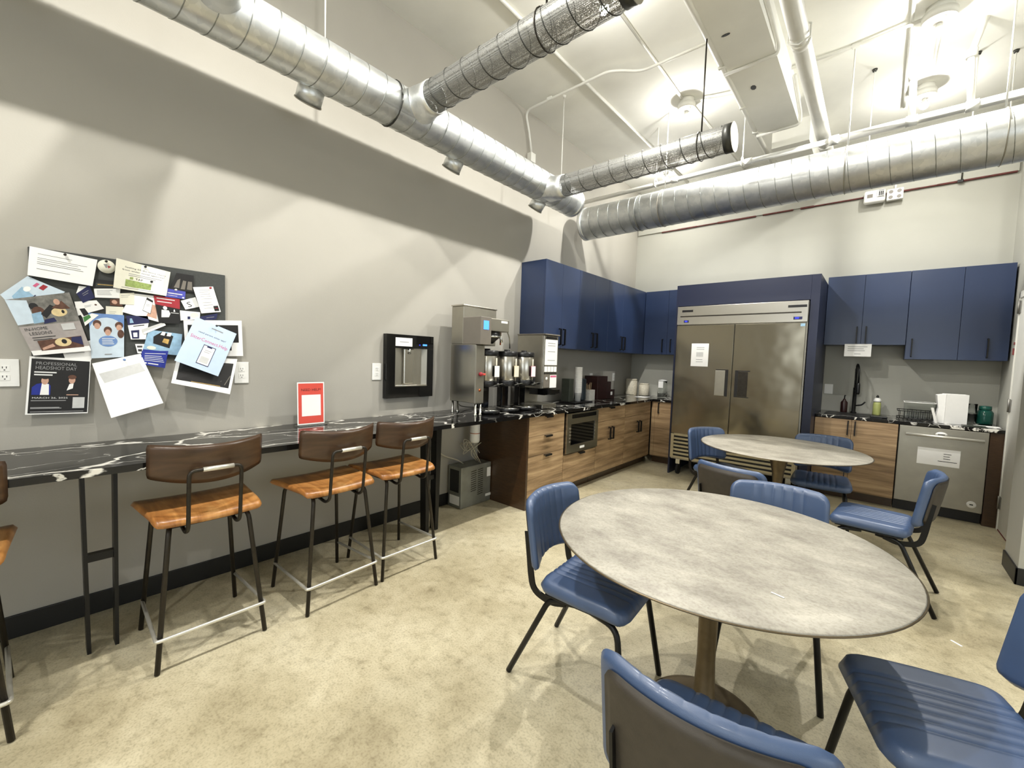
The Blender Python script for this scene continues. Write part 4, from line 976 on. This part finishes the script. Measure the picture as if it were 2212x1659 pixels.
S([(-6.107, 1.43), (-6.069, 1.432), (-6.077, 1.381), (-6.098, 1.381)], 5, 'paper').rect(.15, .62, .8, .82, 'ink').rect(.2, .2, .8, .45, 'ink').done('label_card', 'tiny white card with two black marks beside the royal blue leaflet', 'card')
S([(-6.383, 1.406), (-6.276, 1.441), (-6.276, 1.342), (-6.369, 1.347)], 4, 'paper').lines(.1, .9, (.5, .4), 'ink_light', .03).done('notice_sheet', 'white sheet showing behind the lessons poster lower edge', 'paper')
def pin(y, z, dx, mat, lab):
    t = thing('pushpin', lab, 'pushpin', (BX+dx, y, z), group='pushpins on the board')
    a = bmesh.new(); cyl(a, (BX+dx, y, z), (BX+dx+.006, y, z), .0016, seg=8); obj('needle', a, 'chrome', t)
    b = bmesh.new(); lathe(b, [(0, .006), (.0055, .006), (.006, .009), (.004, .012), (.0055, .018), (.0035, .0205), (0, .021)], seg=14)
    bmesh.ops.transform(b, matrix=Matrix(((0, 0, 1, BX+dx), (0, 1, 0, y), (1, 0, 0, z), (0, 0, 0, 1))), verts=b.verts[:]); obj('pin_head', b, mat, t)
pin(-6.359, 1.851, .014, 'gun_metal', 'grey pushpin in the wide ruled white sheet')
pin(-6.214, 1.847, .013, 'black_plastic', 'black pushpin in the round cream sticker')
pin(-6.061, 1.847, .014, 'black_plastic', 'black pushpin at the top of the green banded notice')
pin(-6.037, 1.771, .018, 'black_plastic', 'dark pushpin beside the green band of the notice')
pin(-5.932, 1.742, .014, 'white_plastic', 'white pushpin in the violet card')
pin(-5.768, 1.777, .014, 'print_red', 'red pushpin in the slim white notice')
pin(-5.742, 1.556, .029, 'black_plastic', 'black pushpin in the pale blue flyer')
pin(-6.154, 1.345, .02, 'print_blue', 'blue pushpin in the large blank hanging sheet')

# ------------------------------------------------------------------ outlets and wall water dispenser
def outlet(lab, c, axis, w_=.072, h_=.118, socks=2, grp='white wall outlets'):
    """axis 0: on the left wall facing +x; axis 1: on the back wall facing -y"""
    t = thing('wall_outlet', lab, 'outlet', c, group=grp)
    def B(u0, u1, z0, z1, d0, d1, bev=.0):
        return bx(d0, d1, c[1]+u0, c[1]+u1, c[2]+z0, c[2]+z1, bev) if axis == 0 else bx(c[0]+u0, c[0]+u1, -d1, -d0, c[2]+z0, c[2]+z1, bev)
    obj('cover_plate', B(-w_/2, w_/2, -h_/2, h_/2, .0005, .007, .002), 'white_plastic', t)
    for k in range(socks):
        z = (.021, -.021)[k]
        r_ = obj('receptacle', B(-.0165, .0165, z-.014, z+.014, .0071, .0085, .0005), 'white_plastic', t)
        for u in (-.006, .006): obj('slot', B(u-.0013, u+.0013, z+.0, z+.009, .0086, .0088), 'print_black', r_)
        obj('ground_hole', B(-.0024, .0024, z-.0095, z-.005, .0086, .0088), 'print_black', r_)
    return t
outlet('white wall outlet just right of the pinned papers', (0, -5.598, 1.273), 0, .08, .134)
outlet('white wall outlet cut by the left photo edge', (0, -6.562, 1.275), 0, .09, .128)
outlet('white wall outlet beside the black water dispenser', (0, -4.641, 1.278), 0, .08, .134)
outlet('white wall outlet behind the cup holder near the brown tea organizer', (0, -1.272, 1.19), 0)
outlet('white wall outlet between the tea organizer and the inner corner', (0, -.60, 1.19), 0)
outlet('white blank switch plate on the wall left of the faucet', (2.607, 0, 1.175), 1, .085, .12, 0)

wd = thing('water_dispenser', 'black wall mounted water bottle filler with a steel niche', 'water dispenser', (0, -4.345, 1.32))
fm = bmesh.new(); y0, y1, z0, z1 = -4.582, -4.108, 1.06, 1.588; ny0, ny1, nz0, nz1 = -4.50, -4.175, 1.152, 1.478
for a in ((y0, y1, nz1, z1), (y0, y1, z0, nz0), (y0, ny0, nz0+.0003, nz1-.0003), (ny1, y1, nz0+.0003, nz1-.0003)): box(fm, .001, .05, *a)
obj('front_frame', fm, 'black_gloss', wd)
nb = bmesh.new()
box(nb, .001, .006, ny0+.001, ny1-.001, nz0+.001, nz1-.001)
ni = obj('niche_back', nb, 'steel', wd)
obj('niche_side', prism(bmesh.new(), [(.0065, ny0+.10), (.049, ny0+.001), (.0065, ny0+.001)], 2, nz0+.002, nz1-.002), 'steel_dull', wd)
obj('niche_side', prism(bmesh.new(), [(.0065, ny1-.001), (.049, ny1-.001), (.0065, ny1-.03)], 2, nz0+.002, nz1-.002), 'steel_dull', wd)
obj('niche_column', bx(.0065, .03, -4.40, -4.30, nz0+.02, nz1-.002, .008), 'steel', wd)
obj('drip_ledge', bx(.0065, .056, ny0+.002, ny1-.002, nz0+.001, nz0+.014, .002), 'steel', wd)
obj('spout', cyl(bmesh.new(), (.035, -4.35, nz1-.001), (.035, -4.35, nz1-.05), .012, seg=14), 'chrome', wd)
lb = obj('instruction_label', bx(.0505, .0515, -4.50, -4.335, 1.492, 1.562), 'paper', wd)
obj('label_lines', bx(.0516, .0519, -4.46, -4.37, 1.524, 1.53), 'ink_light', lb)
obj('display', bx(.0505, .0512, -4.225, -4.18, 1.503, 1.517), 'screen_blue', wd)
obj('indicator', bx(.0505, .0512, -4.262, -4.252, 1.504, 1.512), 'led_blue', wd)

# red help sign in an acrylic holder (its code square is left blank)
hs = thing('table_sign', 'red NEED HELP? sign in a clear acrylic stand on the black worktop', 'sign', (.13, -5.22, .914))
q = [(-5.306, 1.212), (-5.122, 1.212), (-5.122, .922), (-5.306, .922)]
sh = Sheet(q, 0, 'paper', tilt=.012, x=.118); sh.rect(.04, .03, .96, .97, 'sign_red').rect(.16, .20, .86, .70, 'paper').text('NEED HELP?', .14, .79, .085, 'print_black', wide=.72)
me = bpy.data.meshes.new('sign_card'); bmesh.ops.translate(sh.bm, vec=-Vector((.13, -5.22, .914)), verts=sh.bm.verts[:]); sh.bm.to_mesh(me); sh.bm.free()
o = bpy.data.objects.new('sign_card', me); C.objects.link(o); o.parent = hs
for m in sh.mats: me.materials.append(MATS[m])
a = bmesh.new(); prism(a, [(.116, 1.216), (.1175, 1.216), (.1295, .9195), (.128, .9195)], 1, -5.309, -5.119); 
obj('acrylic_back', a, 'glass', hs)
obj('acrylic_base', bx(.09, .17, -5.309, -5.119, .9145, .9175, .0005), 'glass', hs)

# ------------------------------------------------------------------ coffee corner on the left worktop
CT = .914
cb_ = thing('coffee_brewer', 'tall stainless coffee brewer with a blue screen standing on the marble worktop', 'coffee maker', (.29, -3.76, CT))
obj('water_tank', bx(.122, .278, -3.965, -3.545, 1.531, 1.868, .006), 'steel_dull', cb_)
obj('tank_lid', bx(.118, .284, -3.972, -3.54, 1.8685, 1.882, .004), 'steel', cb_)
obj('brew_head', bx(.2785, .485, -3.8375, -3.59, 1.655, 1.766, .005), 'steel_dull', cb_)
cp = obj('control_panel', bx(.2785, .50, -3.9665, -3.838, 1.53, 1.768, .004), 'grey_plastic', cb_)
obj('screen', bx(.5005, .5025, -3.935, -3.872, 1.66, 1.735, .001), 'screen_blue', cp)
obj('head_label', bx(.4855, .487, -3.70, -3.615, 1.732, 1.752), 'white_plastic', cb_)
obj('side_column', bx(.122, .442, -3.965, -3.868, 1.02, 1.5295, .004), 'steel', cb_)
fp = obj('front_post', bx(.4425, .452, -3.968, -3.864, 1.02, 1.525, .003), 'steel_dull', cb_)
obj('faucet_knob', lathe_x(.4525, [(0, 0), (.016, 0), (.018, .012), (.01, .03), (0, .031)], -3.915, 1.275), 'print_red', fp)
obj('knob_lever', bx(.455, .475, -3.90, -3.865, 1.265, 1.282, .004), 'sign_red', fp)
obj('push_button', lathe_x(.4525, [(0, 0), (.012, 0), (.012, .006), (0, .008)], -3.915, 1.135), 'copper', fp)
for x, y in ((.437, -3.945), (.14, -3.945), (.437, -3.885), (.14, -3.885)): obj('leg', lathe(bmesh.new(), [(0, 0.0005), (.018, .0005), (.018, .006), (.011, .012), (.011, .1055), (0, .1055)], (x, y, CT), 14), 'chrome', cb_)
obj('brew_basket', lathe(bmesh.new(), [(0, 1.548), (.03, 1.548), (.05, 1.57), (.085, 1.60), (.09, 1.652), (0, 1.652)], (.385, -3.735, 0), 28), 'black_plastic', cb_)
obj('basket_rim', lathe(bmesh.new(), [(.091, 1.60), (.097, 1.602), (.097, 1.615), (.091, 1.617)], (.385, -3.735, 0), 28), 'chrome', cb_)
obj('spout', tube(bmesh.new(), [(.43, -3.665, 1.652), (.445, -3.655, 1.60), (.452, -3.65, 1.56)], .012, 10), 'chrome', cb_)
obj('supply_hose', tube(bmesh.new(), [(.40, -3.592, 1.66), (.40, -3.54, 1.69), (.38, -3.46, 1.62), (.36, -3.43, 1.515)], .006, 8, rad=.06), 'chrome', cb_)
obj('copper_pipe', tube(bmesh.new(), [(.40, -3.61, 1.653), (.40, -3.61, 1.54)], .007, 8), 'copper', cb_)
obj('power_cord', tube(bmesh.new(), [(.15, -3.90, 1.06), (.06, -3.80, .96), (.02, -3.68, .93), (.03, -3.55, .922)], .004, 6, rad=.05), 'black_plastic', cb_)

def make_server(label):
    t = thing('coffee_server', label, 'coffee dispenser', (0, 0, 0), group='thermal coffee servers in a row')
    obj('vessel', lathe(bmesh.new(), [(0, .298), (.098, .298), (.1, .302), (.1, .520), (.098, .524), (0, .524)], seg=40), 'steel', t)
    obj('lid', lathe(bmesh.new(), [(0, .5245), (.103, .5245), (.105, .53), (.105, .565), (.098, .572), (.03, .574), (.028, .588), (0, .588)], seg=36), 'black_plastic', t)
    obj('base_band', lathe(bmesh.new(), [(0, .244), (.1, .244), (.104, .25), (.104, .29), (.1, .2975), (0, .2975)], seg=36), 'black_plastic', t)
    obj('stand_column', bx(-.075, -.005, -.05, .05, .037, .2435, .012, 3), 'black_gloss', t)
    obj('drip_tray', lathe(bmesh.new(), [(0, .001), (.10, .001), (.112, .008), (.115, .03), (.108, .034), (.10, .031), (0, .031)], (.03, 0, 0), 32), 'black_plastic', t)
    obj('drip_grid', lathe(bmesh.new(), [(0, .0315), (.096, .0315), (.096, .036), (0, .0362)], (.035, 0, 0), 32), 'chrome', t)
    obj('sight_gauge', cyl(bmesh.new(), (.108, .012, .30), (.108, .012, .505), .007, seg=10), 'tube_clear', t)
    fc = obj('faucet', tube(bmesh.new(), [(.1005, .012, .275), (.135, .012, .275), (.142, .012, .245)], .012, 12, rad=.012), 'black_plastic', t)
    obj('faucet_handle', bx(.125, .14, .004, .02, .288, .325, .003), 'black_plastic', fc)
    obj('faucet_guard', tube(bmesh.new(), [(.10, -.04, .248), (.16, -.045, .262), (.178, .012, .275), (.16, .07, .262), (.10, .065, .248)], .006, 8, rad=.02, sect=(.03, .003)), 'chrome', t)
    return t
sv = make_server('thermal coffee server nearest the brewer with a white tag'); sv.location = (.355, -3.735, CT)
def srv_tag(root, mat, rim):
    o = obj('flavour_tag', bx(.117, .119, -.022, .046, .332, .438, .001), rim, root)
    obj('tag_face', bx(.1192, .1198, -.019, .043, .335, .435), mat, o)
sv2 = dup(sv, (.365, -3.475, CT), 0, 'middle thermal coffee server with a yellow tag')
sv3 = dup(sv, (.37, -3.225, CT), 0, 'thermal coffee server beside the creamer machine with a pink edged tag')
srv_tag(sv, 'paper', 'black_plastic'); srv_tag(sv2, 'paper_cream', 'print_tan'); srv_tag(sv3, 'paper', 'print_pink')

cm = thing('creamer_machine', 'stainless hot drink machine with a white notice under the navy cabinets', 'drink machine', (.32, -2.94, CT))
obj('housing', bx(.145, .482, -3.062, -2.815, 1.122, 1.668, .005), 'steel_dull', cm)
ff = obj('front_door', bx(.4825, .497, -3.062, -2.815, 1.125, 1.664, .004), 'steel', cm)
obj('top_cap', bx(.14, .515, -3.066, -2.81, 1.6685, 1.682, .003), 'grey_plastic', cm)
obj('bulb_strip', bx(.4975, .499, -3.03, -2.845, 1.63, 1.655), 'print_black', ff)
nt_ = obj('notice', bx(.4975, .4995, -3.045, -2.83, 1.365, 1.625), 'paper', ff)
for z in (1.585, 1.56, 1.50, 1.41): obj('notice_line', bx(.4996, .4999, -3.0, -2.87, z, z+.006), 'ink_light', nt_)
for k in range(4): obj('picture_tile', bx(.4975, .499, -3.045+k*.055, -2.998+k*.055, 1.295, 1.35), 'paper', ff)
obj('selector_strip', bx(.4975, .4985, -3.05, -2.83, 1.275, 1.288), 'print_black', ff)
obj('lower_panel', bx(.4975, .499, -3.05, -2.96, 1.135, 1.268), 'grey_plastic', ff)
lk = lathe_x(.4992, [(0, 0), (.016, 0), (.016, .003), (0, .004)], -3.005, 1.225); obj('round_label', lk, 'white_plastic', ff)
nb_ = obj('small_notice', bx(.4975, .500, -2.945, -2.83, 1.13, 1.262), 'paper', ff)
obj('notice_rim', bx(.5002, .5005, -2.94, -2.835, 1.238, 1.256), 'print_pink', nb_)
obj('spout_tray', prism(bmesh.new(), [(.30, 1.121), (.56, 1.112), (.56, 1.075), (.50, 1.055), (.30, 1.055)], 1, -3.03, -2.85), 'black_gloss', cm)
obj('lower_back', bx(.145, .25, -3.055, -2.82, .958, 1.121, .003), 'steel_dull', cm)
obj('base', bx(.145, .50, -3.062, -2.815, CT+.0015, .9575, .004), 'steel', cm)
obj('drip_grid', bx(.26, .49, -3.05, -2.83, .958, .963, .001), 'steel_dull', cm)

# cup organizer: a rack with a tower of cups and two dark side bins
ch = thing('cup_organizer', 'dark cup organizer with side bins holding the white cup tower', 'cup holder', (.27, -2.08, CT))
obj('tray', bx(.17, .40, -2.28, -1.88, CT+.001, .926, .004), 'black_plastic', ch)
obj('left_bin', bx(.185, .30, -2.265, -2.17, .9265, 1.20, .006), 'holder_dark', ch)
obj('right_bin', bx(.185, .31, -1.99, -1.89, .9265, 1.20, .02, 3), 'holder_slate', ch)
obj('back_plate', bx(.172, .183, -2.169, -1.991, .9265, 1.19), 'black_plastic', ch)
def cup(z0, k):
    return lathe(bmesh.new(), [(0, 0), (.034, 0), (.043, .105), (.046, .108), (.044, .111), (.041, .106), (.032, .004), (0, .004)], (0, 0, 0), 24)
c0 = obj('paper_cup', cup(0, 0), 'foam'); c0.location = (.305, -2.08, .927)
c0['category'] = 'cup'
NC = 22
for k in range(NC):
    c = c0 if k == 0 else c0.copy()
    if k: C.objects.link(c)
    c.location = (.305, -2.08, .927+k*.0145); c.rotation_euler = (0, 0, 0)
    c['label'] = 'white paper cup nested in the tall tower between two dark bins'; c['group'] = 'paper cups in the tower'; c['category'] = 'cup'

sb = thing('stirrer_caddy', 'white marbled caddy of wooden stirrers between cups and tea organizer', 'caddy', (.22, -1.72, CT))
cu_ = bmesh.new()
for a in ((.17, .29, -1.785, -1.775), (.17, .29, -1.655, -1.645), (.17, .18, -1.7748, -1.6552), (.28, .29, -1.7748, -1.6552)): box(cu_, *a, CT+.001, 1.05)
box(cu_, .1805, .2795, -1.7745, -1.6555, CT+.001, CT+.008)
obj('holder', cu_, 'mug_marble', sb)
random.seed(3)
for i in range(9):
    x, y = .205+random.uniform(0, .05), -1.745+i*.0085
    st_ = obj('wood_stirrer', tube(bmesh.new(), [(x, y, CT+.01), (x+random.uniform(-.008, .008), y+random.uniform(-.014, .03), 1.085+random.uniform(0, .06))], 0, sect=(.0022, .0055)), 'straw')
    tag(st_, 'wooden stirrer standing in the white marbled caddy', 'stirrer', 'stirrers in the caddy')
te = thing('tea_organizer', 'dark brown stepped tea bag organizer against the left wall backsplash', 'organizer', (.2, -1.36, CT))
obj('step', bx(.10, .30, -1.60, -1.335, CT+.001, 1.225, .003), 'tea_brown', te)
obj('step', bx(.10, .30, -1.3345, -1.23, CT+.001, 1.15, .003), 'tea_brown', te)
obj('step', bx(.10, .30, -1.2295, -1.12, CT+.001, 1.04, .003), 'tea_brown', te)
obj('tea_packet', bx(.3005, .304, -1.24, -1.19, .965, 1.01, .002), 'paper', te, label='pale tea packet')
def jar(x, y, r, h, lab):
    t = thing('canister', lab, 'canister', (x, y, CT), group='woven canisters in the corner')
    obj('body', lathe(bmesh.new(), [(0, .001), (r*.95, .001), (r, .01), (r, h*.86), (r*.9, h*.9), (0, h*.9)], (x, y, CT), 28), 'jar_cream', t)
    obj('lid', lathe(bmesh.new(), [(0, h*.901), (r*.94, h*.901), (r*.94, h*.97), (r*.8, h), (0, h)], (x, y, CT), 28), 'jar_cream', t)
jar(.115, -.20, .088, .25, 'larger cream woven canister in the counter corner')
jar(.325, -.20, .075, .19, 'smaller cream woven canister right of the larger one')
def pitcher(x, y, lab):
    t = thing('glass_pitcher', lab, 'pitcher', (x, y, CT), group='glass pitchers')
    obj('glass_body', lathe(bmesh.new(), [(0, .001), (.062, .001), (.066, .008), (.07, .12), (.058, .20), (.062, .245), (.0595, .245), (.0555, .20), (.067, .12), (.062, .012), (0, .009)], (x, y, CT), 32), 'glass', t)
    obj('lid', lathe(bmesh.new(), [(0, .2455), (.06, .2455), (.06, .26), (.02, .268), (0, .27)], (x, y, CT), 24), 'paper_grey', t)
    obj('handle', tube(bmesh.new(), [(x+.06, y, CT+.22), (x+.115, y, CT+.215), (x+.12, y, CT+.12), (x+.0705, y, CT+.07)], .007, 8, rad=.03), 'glass', t)
    obj('label', bx(x-.035, x+.035, y-.0765, y-.0725, CT+.15, CT+.245), 'paper', t)
pitcher(.665, -.33, 'clear glass pitcher with a white label left of the refrigerator'); 
pitcher(.84, -.20, 'clear glass pitcher half hidden behind the refrigerator side')
sh_ = obj('paper_sheet', bx(.36, .52, -.62, -.40, CT+.001, CT+.003), 'paper'); tag(sh_, 'white sheet lying flat on the marble worktop near the corner', 'paper')

# ------------------------------------------------------------------ below the bar: grey box, filter, cords
gb = thing('chiller_unit', 'grey metal chiller box with vents on the floor under the bar', 'chiller', (.11, -3.65, 0))
obj('casing', bx(.022, .205, -3.875, -3.478, .001, .39, .006), 'zinc_box', gb)
for k in range(13):
    for a in (-3.75, -3.66):
        if a == -3.75 and k > 9: continue
        z = .335-k*.02 if a == -3.66 else .33-k*.021
        obj('vent_slot', prism(bmesh.new(), [(a, z), (a+.07, z+.006), (a+.07, z+.012), (a, z+.006)], 0, .2055, .207), 'black_plastic' if k % 5 == 4 else 'gun_metal', gb)
obj('rating_label', bx(.2055, .2065, -3.535, -3.485, .25, .34), 'paper', gb)
obj('brand_label', bx(.2055, .2065, -3.55, -3.475, .055, .08), 'white_plastic', gb)
obj('side_grille', bx(.05, .175, -3.8775, -3.8755, .15, .36, .001), 'black_plastic', gb)
obj('side_label', bx(.05, .185, -3.8775, -3.8755, .03, .115), 'white_plastic', gb)
obj('water_line', tube(bmesh.new(), [(.10, -3.75, .3905), (.09, -3.82, .44), (.05, -3.98, .50), (.005, -4.06, .60)], .006, 8, rad=.06), 'tube_clear', gb)
wf_ = thing('water_filter', 'white cylinder water filter hanging under the bar above the grey box', 'filter', (.15, -3.66, .88))
obj('filter_head', lathe(bmesh.new(), [(0, 0), (.05, 0), (.052, -.03), (.045, -.045), (0, -.045)], (.15, -3.66, .8835), 24), 'paper_cream', wf_)
obj('cartridge', lathe(bmesh.new(), [(0, -.0455), (.046, -.0455), (.048, -.055), (.048, -.27), (.04, -.285), (0, -.286)], (.15, -3.66, .8835), 24), 'white_plastic', wf_)
obj('cartridge_band', lathe(bmesh.new(), [(.0485, -.190), (.0495, -.191), (.0495, -.196), (.0485, -.197)], (.15, -3.66, .8835), 24), 'copper', wf_)
random.seed(11)
for i in range(4):
    pts = [(.15, -3.66+.02*i, .59)]
    for k in range(7): pts.append((.10+random.uniform(-.05, .08), -3.68+random.uniform(-.13, .12), .52+random.uniform(-.05, .12)))
    pts.append((.12+.02*i, -3.60, .392))
    obj('coiled_tubing', tube(bmesh.new(), pts, .0035, 6, rad=.08), 'tube_clear', wf_)

# ------------------------------------------------------------------ sink side of the back wall
sk = thing('kitchen_faucet', 'black spring-neck kitchen faucet behind the sink', 'faucet', (2.865, -.13, CT))
fx, fy = 2.865, -.13
obj('base_post', lathe(bmesh.new(), [(0, .001), (.03, .001), (.03, .012), (.02, .02), (.018, .30), (0, .30)], (fx, fy, CT), 20), 'black_metal', sk)
obj('neck', tube(bmesh.new(), [(fx, fy, CT+.3005), (fx, fy, CT+.57), (fx+.015, fy-.10, CT+.57), (fx+.03, fy-.18, CT+.50), (fx+.03, fy-.18, CT+.36)], .009, 10, rad=.08), 'black_metal', sk)
obj('spring', tube(bmesh.new(), [(fx+.014*math.cos(k*.7), fy+.014*math.sin(k*.7), CT+.305+k*.0011) for k in range(200)], .0028, 5), 'black_metal', sk)
obj('spray_head', lathe(bmesh.new(), [(0, 0), (.016, 0), (.02, .02), (.018, .11), (.011, .13), (0, .13)], (fx+.03, fy-.18, CT+.23), 18), 'black_plastic', sk)
obj('docking_arm', tube(bmesh.new(), [(fx, fy-.0185, CT+.26), (fx+.03, fy-.155, CT+.26)], .006, 8), 'black_metal', sk)
obj('lever', tube(bmesh.new(), [(fx+.0185, fy, CT+.09), (fx+.07, fy-.01, CT+.10), (fx+.10, fy-.02, CT+.14)], .008, 8, rad=.02), 'black_metal', sk)
sn = thing('sink', 'low black sink rim set in the worktop below the faucet', 'sink', (2.9, -.38, CT))
rim_ = bmesh.new()
for a in ((2.62, 3.12, -.58, -.565), (2.62, 3.12, -.235, -.22), (2.62, 2.635, -.5648, -.2352), (3.105, 3.12, -.5648, -.2352)): box(rim_, *a, CT+.0005, CT+.006, .0015)
obj('rim', rim_, 'black_metal', sn)
obj('basin', bx(2.6355, 3.1045, -.5645, -.2355, CT+.0005, CT+.002), 'black_plastic', sn)
sd = thing('soap_dispenser', 'dark bottle soap pump left of the black faucet', 'soap dispenser', (2.775, -.14, CT))
obj('bottle', lathe(bmesh.new(), [(0, .001), (.032, .001), (.034, .01), (.034, .12), (.015, .145), (.013, .16), (0, .16)], (2.775, -.14, CT), 20), 'tea_brown', sd)
obj('pump', tube(bmesh.new(), [(2.775, -.14, CT+.1605), (2.775, -.14, CT+.20), (2.785, -.185, CT+.20)], .006, 8, rad=.01), 'black_plastic', sd)
so_ = thing('dish_soap_bottle', 'pale green dish soap bottle with a dark cap right of the faucet', 'bottle', (3.07, -.16, CT))
obj('bottle', lathe(bmesh.new(), [(0, .001), (.034, .001), (.037, .012), (.036, .125), (.03, .15), (0, .15)], (3.07, -.16, CT), 22), 'soap_green', so_)
obj('shoulder', lathe(bmesh.new(), [(0, .1505), (.0345, .1505), (.036, .165), (.028, .188), (.014, .198), (0, .198)], (3.07, -.16, CT), 22), 'white_plastic', so_)
obj('cap', lathe(bmesh.new(), [(0, .1985), (.013, .1985), (.012, .215), (.005, .228), (0, .229)], (3.07, -.16, CT), 14), 'black_plastic', so_)
spn = obj('sponge_dish', bx(3.02, 3.16, -.55, -.47, CT+.001, CT+.02, .006, 3), 'black_plastic'); tag(spn, 'flat dark sponge dish at the worktop front edge below the soap bottle', 'dish')
dr = thing('dish_rack', 'dark wire dish rack holding a clear plastic bin behind the paper towels', 'dish rack', (3.38, -.25, CT))
for z in (CT+.012, CT+.09):
    obj('wire_rim', tube(bmesh.new(), [(3.24, -.40, z), (3.24, -.10, z), (3.56, -.10, z), (3.56, -.40, z), (3.24, -.40, z)], .004, 6), 'black_metal', dr)
for i in range(9): obj('wire', tube(bmesh.new(), [(3.26+i*.035, -.40, CT+.092), (3.26+i*.035, -.40, CT+.012), (3.26+i*.035, -.10, CT+.012), (3.26+i*.035, -.10, CT+.092)], .0025, 5), 'black_metal', dr)
cbn = thing('plastic_bin', 'clear plastic bin sitting in the dish rack', 'bin', (3.40, -.25, CT+.02))
pbm = bmesh.new()
for a in ((3.29, 3.53, -.37, -.366), (3.29, 3.53, -.134, -.13), (3.29, 3.294, -.3655, -.1345), (3.526, 3.53, -.3655, -.1345)): box(pbm, *a, CT+.02, CT+.18)
box(pbm, 3.2945, 3.5255, -.3655, -.1345, CT+.02, CT+.024)
obj('bin_wall', pbm, 'glass', cbn)
obj('bin_rim', tube(bmesh.new(), [(3.29, -.37, CT+.183), (3.29, -.13, CT+.183), (3.53, -.13, CT+.183), (3.53, -.37, CT+.183), (3.29, -.37, CT+.183)], .005, 6), 'white_plastic', cbn)
pt = thing('paper_towel_stack', 'large white folded paper towel packet standing on the right worktop', 'paper towels', (3.63, -.42, CT))
obj('packet', prism(bmesh.new(), [(3.585, -.50), (3.745, -.455), (3.73, -.30), (3.57, -.30)], 2, CT+.001, CT+.295), 'paper', pt)
a = bmesh.new(); prism(a, [(3.52, CT+.28), (3.583, CT+.293), (3.583, CT+.002), (3.515, CT+.002), (3.535, CT+.15)], 1, -.495, -.30); obj('loose_fold', a, 'paper', pt)
obj('wrapper_tail', prism(bmesh.new(), [(3.48, CT+.15), (3.50, CT+.152), (3.535, CT+.002), (3.515, CT+.002)], 1, -.54, -.51), 'foam', pt)
gj = thing('glass_jars_stack', 'clear glass tumbler stack right of the paper towels', 'glass', (3.80, -.20, CT))
for k in range(2): obj('tumbler', lathe(bmesh.new(), [(0, .001), (.035, .001), (.04, .10), (.0375, .10), (.033, .006), (0, .006)], (3.80, -.20, CT+.102*k), 22), 'glass', gj)
gv = thing('green_jug', 'dark green glass jug at the far right end of the worktop', 'jug', (3.895, -.16, CT))
obj('body', lathe(bmesh.new(), [(0, .001), (.058, .001), (.062, .012), (.062, .12), (.045, .145), (0, .146)], (3.895, -.16, CT), 24), 'glass_green', gv)
obj('lid', lathe(bmesh.new(), [(0, .1465), (.046, .1465), (.048, .155), (.046, .185), (0, .187)], (3.895, -.16, CT), 20), 'glass_green', gv)
mt = obj('dish_mat', bx(3.70, 3.86, -.655, -.52, CT+.001, CT+.012, .004), 'holder_dark'); tag(mt, 'folded dark cloth at the worktop edge beside the white door', 'cloth')
ws = obj('paper_sheet', bx(3.80, 3.965, -.50, -.36, CT+.001, CT+.003), 'paper'); tag(ws, 'white sheet lying flat on the right worktop end', 'paper')

# notices taped to cabinet, refrigerator, dishwasher
def notice(x0, x1, z0, z1, y, lab, fill):
    s = Sheet([(x0, z1), (x1, z1), (x1, z0), (x0, z0)], 0, 'paper', x=0); fill(s)
    for v in s.bm.verts: v.co = Vector((v.co.y, y-v.co.x, v.co.z))
    return s
def fin(s, lab):
    me = bpy.data.meshes.new('notice'); 
    s.bm.to_mesh(me); s.bm.free(); o = bpy.data.objects.new('taped_notice', me); C.objects.link(o)
    for m in s.mats: me.materials.append(MATS[m])
    tag(o, lab, 'notice', 'white notices taped on the kitchen')
fin(notice(2.747, 2.983, 1.572, 1.712, -.343, '', lambda s: s.lines(.12, .85, (.78, .62, .46), 'ink_light', .04).lines(.38, .62, (.2,), 'ink_light', .04)), 'white notice taped to the navy cabinet bottom above the faucet')
fin(notice(1.288, 1.49, 1.40, 1.68, -1.069, '', lambda s: s.lines(.3, .75, (.82,), 'ink_light', .02).rect(.30, .42, .70, .62, 'paper_grey').lines(.3, .75, (.74, .3, .2), 'ink_light', .02)), 'white notice taped on the left refrigerator door')
fin(notice(3.403, 3.70, .512, .678, -.671, '', lambda s: s.lines(.62, .80, (.72, .58, .44), 'ink', .035).lines(.50, .94, (.28,), 'ink', .035)), 'white notice taped on the dishwasher door')
